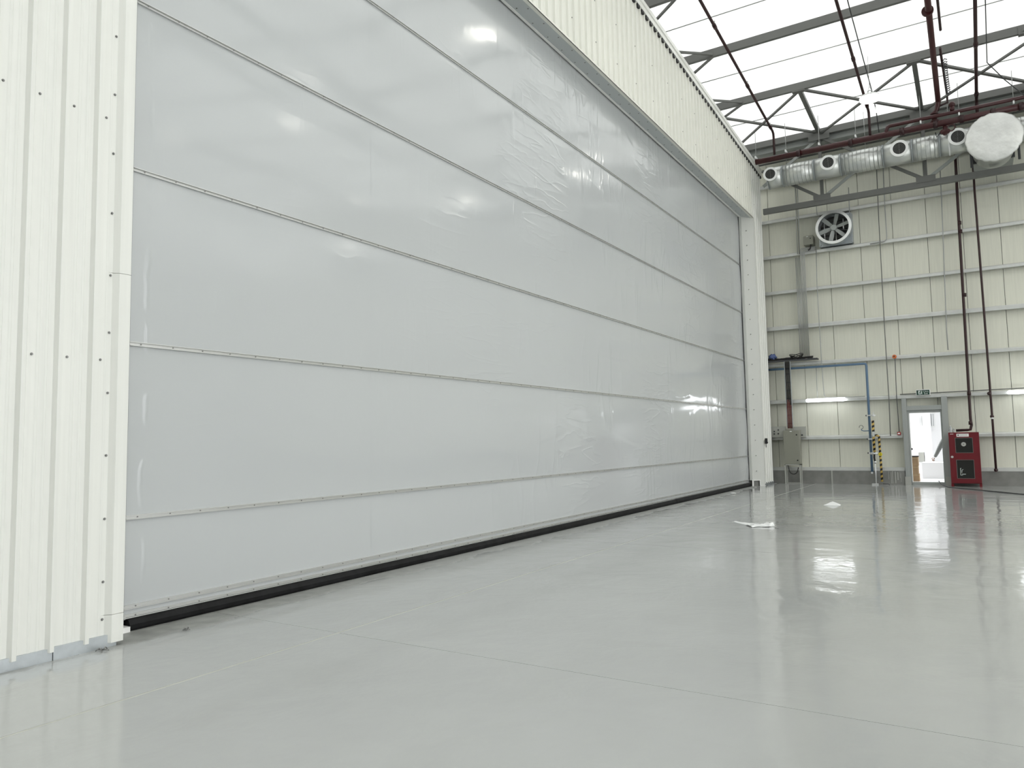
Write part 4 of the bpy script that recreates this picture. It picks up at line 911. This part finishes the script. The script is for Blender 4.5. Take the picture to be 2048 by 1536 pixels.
q.bar((lx, YRC + 0.011, lz), (lx, YRC + 0.011, lz + 0.19), 0.010, 0.003, up=(0, 1, 0)).bar((lx, YRC + 0.011, lz + 0.19), (lx + 0.025, YRC + 0.011, lz + 0.19), 0.008, 0.003, up=(0, 1, 0)).bar((lx, YRC + 0.011, lz), (lx + 0.05, YRC + 0.011, lz), 0.008, 0.003, up=(0, 1, 0)).bar((lx + 0.03, YRC + 0.011, lz + 0.07), (lx + 0.035, YRC + 0.011, lz + 0.145), 0.010, 0.003, up=(0, 1, 0)).bar((lx + 0.035, YRC + 0.011, lz + 0.145), (lx + 0.07, YRC + 0.011, lz + 0.16), 0.008, 0.003, up=(0, 1, 0)).bar((lx + 0.03, YRC + 0.011, lz + 0.03), (lx + 0.12, YRC + 0.011, lz + 0.03), 0.014, 0.003, up=(0, 1, 0))
q.build('pane_marking', 'sign_white', dr)
MB().disc((u(0.085), YRC, w2(0.52)), (0, -1, 0), 0.032, 0.02, 20).build('door_knob', 'alu', dr)
lb = MB().box(u(0.27), u(0.67), YRC - 0.003, YRC, w2(0.915), w2(0.973)).build('name_label', 'paper', dr)
MB().box(u(0.30), u(0.35), YRC - 0.005, YRC - 0.003, w2(0.935), w2(0.957)).build('label_mark', 'black', lb)
for zz_ in (0.950, 0.932): MB().box(u(0.37), u(0.63), YRC - 0.0045, YRC - 0.003, w2(zz_), w2(zz_ + 0.009)).build('label_print', 'plate_grey', lb)
for xx in (u(0.0), u(0.915)):
    for yy in (YRC + 0.02, YRC + 0.36): MB().box(xx, xx + W_ * 0.085, yy, yy + 0.06, 0.0, 0.086).build('leg', 'red_cabinet', rc)
MB().box(u(0.06), u(0.17), YRC - 0.002, YRC, w2(0.965), w2(0.972)).build('hinge_sticker', 'white_paint', dr)
# bottles on the cabinet
for i, (dx, hh2, r_) in enumerate(((0.06, 0.20, 0.032), (0.13, 0.12, 0.03), (0.03, 0.09, 0.028))):
    c = Vector((fx0 + dx, YRC + 0.15 + 0.05 * i, fz1)); lab = ('tall clear plastic bottle standing on the red fire cabinet', 'half crushed clear plastic bottle on the red fire cabinet', 'small clear plastic bottle at the edge of the red fire cabinet')[i]
    bt = thing('plastic_bottle', lab, 'bottle', c, 'bottles on the fire cabinet')
    MB().tube([c, c + Vector((0, 0, 0.01)), c + Vector((0, 0, hh2 * 0.6)), c + Vector((0, 0, hh2 * 0.82)), c + Vector((0, 0, hh2 * 0.9))], [r_ * 0.9, r_, r_ * 0.95, r_ * 0.45, r_ * 0.42], 14).build('bottle_body', 'clear_plastic', bt)
    MB().tube([c + Vector((0, 0, hh2 * 0.9)), c + Vector((0, 0, hh2))], r_ * 0.5, 12).build('bottle_cap', 'white_paint', bt)

# ------------------------------------------------------------------ latch and cord on the pillar
lt = far(1533, 883, 23.6); lx = onp(0, CR + 0.03, 1533, 883)
la = thing('wall_latch', 'small black latch with dangling cord on the ribbed pillar', 'latch', lx)
MB().box(CR - 0.0, CR + 0.05, lx.y - 0.05, lx.y + 0.07, lx.z - 0.07, lx.z + 0.10).build('latch_body', 'black', la, bevel=0.015)
MB().tube([(CR + 0.02, lx.y - 0.02, lx.z - 0.07), (CR + 0.02, lx.y - 0.02, lx.z - 0.18)], 0.009, 6).build('latch_cord', 'black', la)
MB().box(CR, CR + 0.02, lx.y - 0.30, lx.y - 0.22, lx.z - 0.06, lx.z + 0.03).build('latch_plate', 'plate_grey', la)
MB().ball((CR + 0.02, lx.y + 0.16, lx.z - 0.03), 0.02).build('latch_stud', 'black', la)

# ------------------------------------------------------------------ litter and cable on the floor
c = flr(1665, 1010)
pp = [c + Vector(v) for v in ((-0.16, -0.1, 0.002), (0.17, -0.12, 0.002), (0.14, 0.14, 0.004), (-0.13, 0.12, 0.004), (0.01, 0.0, 0.075), (-0.06, 0.10, 0.05))]
o = MB().add(pp, [(0, 1, 4), (1, 2, 4), (2, 3, 5, 4), (3, 0, 4, 5)]).build('paper_scrap', 'paper'); tag(o, 'folded white paper standing like a small tent on the floor', 'paper')
md = o.modifiers.new('thickness', 'SOLIDIFY'); md.thickness = 0.002
def wrapper(pxs, label, hgt):
    pts = [flr(*q_) for q_ in pxs]; a, b_ = pts[0], pts[1]; n = 14; vs = []; fs = []
    d = b_ - a; s = Vector((-d.y, d.x, 0)).normalized() * 0.16
    for i in range(n + 1):
        t = i / n
        for j in range(4):
            v = j / 3; z = 0.003 + hgt * abs(math.sin(t * 7.3 + j)) * (math.sin(math.pi * v) + 0.15) * (0.4 + t)
            w = 1 - 0.75 * t if hgt < 0.03 else 1.0 - 0.4 * abs(math.sin(t * 5))
            vs.append(a + d * t + s * (v - 0.5) * 2 * w + Vector((0, 0, z)))
    for i in range(n):
        for j in range(3): k = i * 4 + j; fs.append((k, k + 1, k + 5, k + 4))
    o = MB().add(vs, fs, True).build('film_scrap', 'paper'); tag(o, label, 'scrap'); md = o.modifiers.new('thickness', 'SOLIDIFY'); md.thickness = 0.002
wrapper(((1498, 1053), (1545, 1052)), 'crumpled white film scrap lying on the floor before the far pillar', 0.045)
wrapper(((1508, 1050), (1468, 1044)), 'flat tapering white paper strip lying on the floor by the film scrap', 0.012)
c = flr(1466, 988); o = MB().ball(c + Vector((0, 0, 0.02)), 0.06, 8, 5, (1.4, 1, 0.3)).build('plaster_crumb', 'paper'); tag(o, 'small white crumb lying on the floor near the floor seal end', 'scrap')
# twisted wire ties
def tie(pxx, pyy, label, s):
    c = flr(pxx, pyy); t = thing('wire_tie', label, 'wire', c)
    for k in range(5):
        an = k * 1.25 + 0.4; MB().tube([c + Vector((0, 0, 0.008)), c + Vector((math.cos(an) * s * 0.5, math.sin(an) * s * 0.5, 0.014 + 0.01 * (k % 2))), c + Vector((math.cos(an + 0.3) * s, math.sin(an + 0.3) * s, 0.006))], 0.004, 5).build('wire_end', 'screw_metal', t)
tie(205, 1302, 'twisted steel wire tie on the floor in front of the galvanised base angle', 0.045)
tie(373, 1261, 'small twisted wire on the floor close to the black floor seal', 0.028)
pts = [Vector((4.86, 24.9, DZ0 + 0.015)), Vector((4.88, 24.55, DZ0 + 0.02)), Vector((4.92, 24.46, 0.05)), Vector((5.0, 24.30, 0.012)), flr(1897, 974.5) + Vector((0, 0, 0.012))]
for q_ in ((1920, 977.5), (1960, 981), (2000, 985), (2060, 991)): pts.append(flr(*q_) + Vector((0, 0, 0.012)))
cab('floor_cable', 'thin dark cable coming over the doorway sill and across the floor', 'cable', pts, 0.012, 'dark_grey')

# ------------------------------------------------------------------ outside the doorway
bd = thing('neighbour_building', 'white building facade with pilaster and narrow windows seen through the doorway', 'building', (5, 33, 0))
MB().box(-6, 14, 33, 33.4, -0.02, 7).build('facade_wall', 'outdoor_white', bd)
x0_, x1_ = far(1847, 870, 32.6).x, far(1862, 870, 32.6).x
MB().box(x0_, x1_, 32.6, 33, -0.02, 7).build('pilaster', 'outdoor_white', bd)
for (pa, pb2) in (((1840, 832), (1844.5, 851)), ((1862, 828), (1868, 852))):
    a, b_ = far(*pa, 32.98), far(*pb2, 32.98); wn = MB().box(a.x - 0.06, b_.x + 0.06, 32.93, 33, b_.z - 0.06, a.z + 0.06).build('window_frame', 'white_paint', bd)
    MB().box(a.x, b_.x, 32.915, 32.93, b_.z, a.z).build('window_pane', 'outdoor_window', wn)
    MB().box((a.x + b_.x) / 2 - 0.02, (a.x + b_.x) / 2 + 0.02, 32.90, 32.915, b_.z, a.z).build('mullion', 'white_paint', wn)
a, b_ = far(1837, 905, 32.9), far(1849, 924, 32.9); MB().box(a.x, b_.x, 32.85, 33, b_.z, a.z).build('vent_panel', 'plate_grey', bd)
MB().box(-6, 14, 32.7, 33, -0.02, 0.25).build('plinth', 'outdoor_white', bd)
# carton stack just outside
zb_ = -0.02; YX = 25.9
xa_, xb_ = far(1824.5, 930, YX).x, far(1836.5, 930, YX).x
hts = [far(1830, y_, YX).z for y_ in (947.5, 931.5, 914)]
labs = ('lowest brown cardboard carton in the stack outside the doorway', 'middle brown cardboard carton in the stack outside the doorway', 'topmost brown cardboard carton in the stack outside the doorway')
for i, zt_ in enumerate(hts):
    bx = thing('carton', labs[i], 'box', ((xa_ + xb_) / 2, YX + 0.2, zb_), 'cartons outside the doorway'); dx = (0.01, -0.01, 0.0)[i]
    MB().box(xa_ - 0.25 + dx, xb_ + dx, YX, YX + 0.4, zb_, zt_ - 0.004).build('carton_body', 'cardboard', bx)
    MB().box(xa_ - 0.25 + dx, xb_ + dx, YX - 0.002, YX, zt_ - 0.05, zt_ - 0.03).build('packing_tape', 'tape', bx)
    zb_ = zt_
o = MB().box(xa_ - 0.02, xb_ + 0.02, YX + 0.05, YX + 0.3, zb_, zb_ + 0.035).build('tool_case', 'dark_grey', bevel=0.012); tag(o, 'flat black tool case lying on top of the carton stack', 'case')
# low white block and slab outside
a = far(1843, 925, 28.5); b_ = far(1884, 933, 28.5)
o = MB().box(a.x, b_.x + 0.6, 28.5, 29.3, -0.02, a.z).build('stacked_board', 'outdoor_white', bevel=0.01); tag(o, 'low white bench-high block standing outside the doorway', 'block')

# person outside, reaching down past the door jamb
hand = far(1866.5, 921, 26.4); elbow = far(1880.5, 893, 26.4); shoulder = far(1893, 866, 26.5)
pz = thing('person', 'person in a grey long-sleeved top outside the doorway reaching an arm downwards', 'person', (shoulder.x + 0.2, 26.5, -0.02))
SX = shoulder.x + 0.20
def skin(name, pts, edges_, m_, parent, sub=2):
    me = bpy.data.meshes.new(name); me.from_pydata([p_[0] for p_ in pts], edges_, []); me.materials.append(MATS[m_])
    o = place(name, me, parent); md = o.modifiers.new('skin', 'SKIN'); md.use_smooth_shade = True
    for i, p_ in enumerate(pts): me.skin_vertices[0].data[i].radius = (p_[1], p_[1] if len(p_) < 3 else p_[2])
    me.skin_vertices[0].data[0].use_root = True
    o.modifiers.new('sub', 'SUBSURF').levels = sub; o.modifiers['sub'].render_levels = sub
    return o
yb = 26.5; g0 = -0.02
B = [((SX, yb, 0.95), 0.15, 0.11), ((SX, yb - 0.02, 1.15), 0.14, 0.10), ((SX - 0.02, yb - 0.05, 1.36), 0.17, 0.10), ((SX - 0.03, yb - 0.07, 1.50), 0.07), ((SX - 0.05, yb - 0.10, 1.58), 0.055),
     ((SX - 0.06, yb - 0.12, 1.66), 0.095, 0.10), ((SX - 0.06, yb - 0.12, 1.77), 0.085, 0.095),
     ((SX - 0.20, yb - 0.05, 1.42), 0.08), (tuple(elbow), 0.072), (tuple(hand.lerp(elbow, 0.22)), 0.046),
     ((SX + 0.18, yb - 0.05, 1.42), 0.065), ((SX + 0.26, yb, 1.16), 0.05), ((SX + 0.24, yb - 0.12, 0.92), 0.034),
     ((SX - 0.10, yb, 0.86), 0.085), ((SX - 0.11, yb - 0.03, 0.48), 0.06), ((SX - 0.11, yb + 0.02, g0 + 0.09), 0.042), ((SX - 0.12, yb - 0.14, g0 + 0.035), 0.035),
     ((SX + 0.10, yb, 0.86), 0.085), ((SX + 0.12, yb - 0.02, 0.48), 0.06), ((SX + 0.13, yb + 0.05, g0 + 0.09), 0.042), ((SX + 0.15, yb - 0.10, g0 + 0.035), 0.035)]
E = [(0, 1), (1, 2), (2, 3), (3, 4), (4, 5), (5, 6), (2, 7), (7, 8), (8, 9), (2, 10), (10, 11), (11, 12), (0, 13), (13, 14), (14, 15), (15, 16), (0, 17), (17, 18), (18, 19), (19, 20)]
body = skin('body', B, E, 'sleeve', pz)
for nm in ('skin', 'trousers'): body.data.materials.append(MATS[nm])
# hand: palm and five fingers, on each wrist
def hand_mesh(w, dirn, side, parent):
    w = Vector(w); d = Vector(dirn).normalized(); s = d.cross(Vector(side)).normalized(); pts = [(tuple(w), 0.026, 0.018), (tuple(w + d * 0.05), 0.036, 0.015)]; ed = [(0, 1)]
    skin('palm', pts, ed, 'skin', parent)
    for k, (off, ln) in enumerate(((-0.028, 0.062), (-0.010, 0.075), (0.009, 0.070), (0.026, 0.055))):
        b0_ = w + d * 0.055 + s * off; curl = Vector(side) * 0.02
        skin('finger', [(tuple(b0_), 0.009), (tuple(b0_ + d * ln * 0.5 + curl * 0.4), 0.009), (tuple(b0_ + d * ln + curl), 0.0075)], [(0, 1), (1, 2)], 'skin', parent, 1)
    b0_ = w + d * 0.02 - s * 0.03
    skin('thumb', [(tuple(b0_), 0.011), (tuple(b0_ + d * 0.03 - s * 0.025), 0.010), (tuple(b0_ + d * 0.06 - s * 0.03), 0.008)], [(0, 1), (1, 2)], 'skin', parent, 1)
hand_mesh(hand.lerp(elbow, 0.2), hand - elbow, (0, 1, 0.2), pz)
hand_mesh((SX + 0.24, yb - 0.12, 0.93), (-0.02, -0.1, -0.25), (0, 1, 0.3), pz)
hc_ = Vector((SX - 0.06, yb - 0.125, 1.71))
hd = MB().ball(hc_, 0.105, 20, 14, (0.80, 0.95, 1.15)); hd.build('head', 'skin', pz)
MB().ball(hc_ + Vector((0, 0.02, 0.035)), 0.108, 18, 12, (0.83, 0.95, 1.0)).build('hair', 'hair', pz)
MB().ball(hc_ + Vector((0, -0.105, -0.005)), 0.016, 8, 6, (0.8, 1.2, 1.4)).build('nose', 'skin', pz)
for s in (-1, 1):
    MB().ball(hc_ + Vector((0.032 * s, -0.088, 0.012)), 0.011, 8, 6).build('eye', 'black', pz); MB().ball(hc_ + Vector((0.085 * s, 0.0, -0.01)), 0.022, 8, 6, (0.4, 0.8, 1.3)).build('ear', 'skin', pz)
MB().ball(hc_ + Vector((0, -0.092, -0.05)), 0.016, 8, 6, (1.5, 0.5, 0.4)).build('mouth', 'call_red', pz)
skin('trousers', [((SX, yb, 0.97), 0.155, 0.115), ((SX - 0.10, yb, 0.84), 0.098), ((SX - 0.11, yb - 0.03, 0.48), 0.075), ((SX - 0.11, yb + 0.02, g0 + 0.12), 0.062), ((SX + 0.10, yb, 0.84), 0.098), ((SX + 0.12, yb - 0.02, 0.48), 0.075), ((SX + 0.13, yb + 0.05, g0 + 0.12), 0.062)], [(0, 1), (1, 2), (2, 3), (0, 4), (4, 5), (5, 6)], 'trousers', pz)
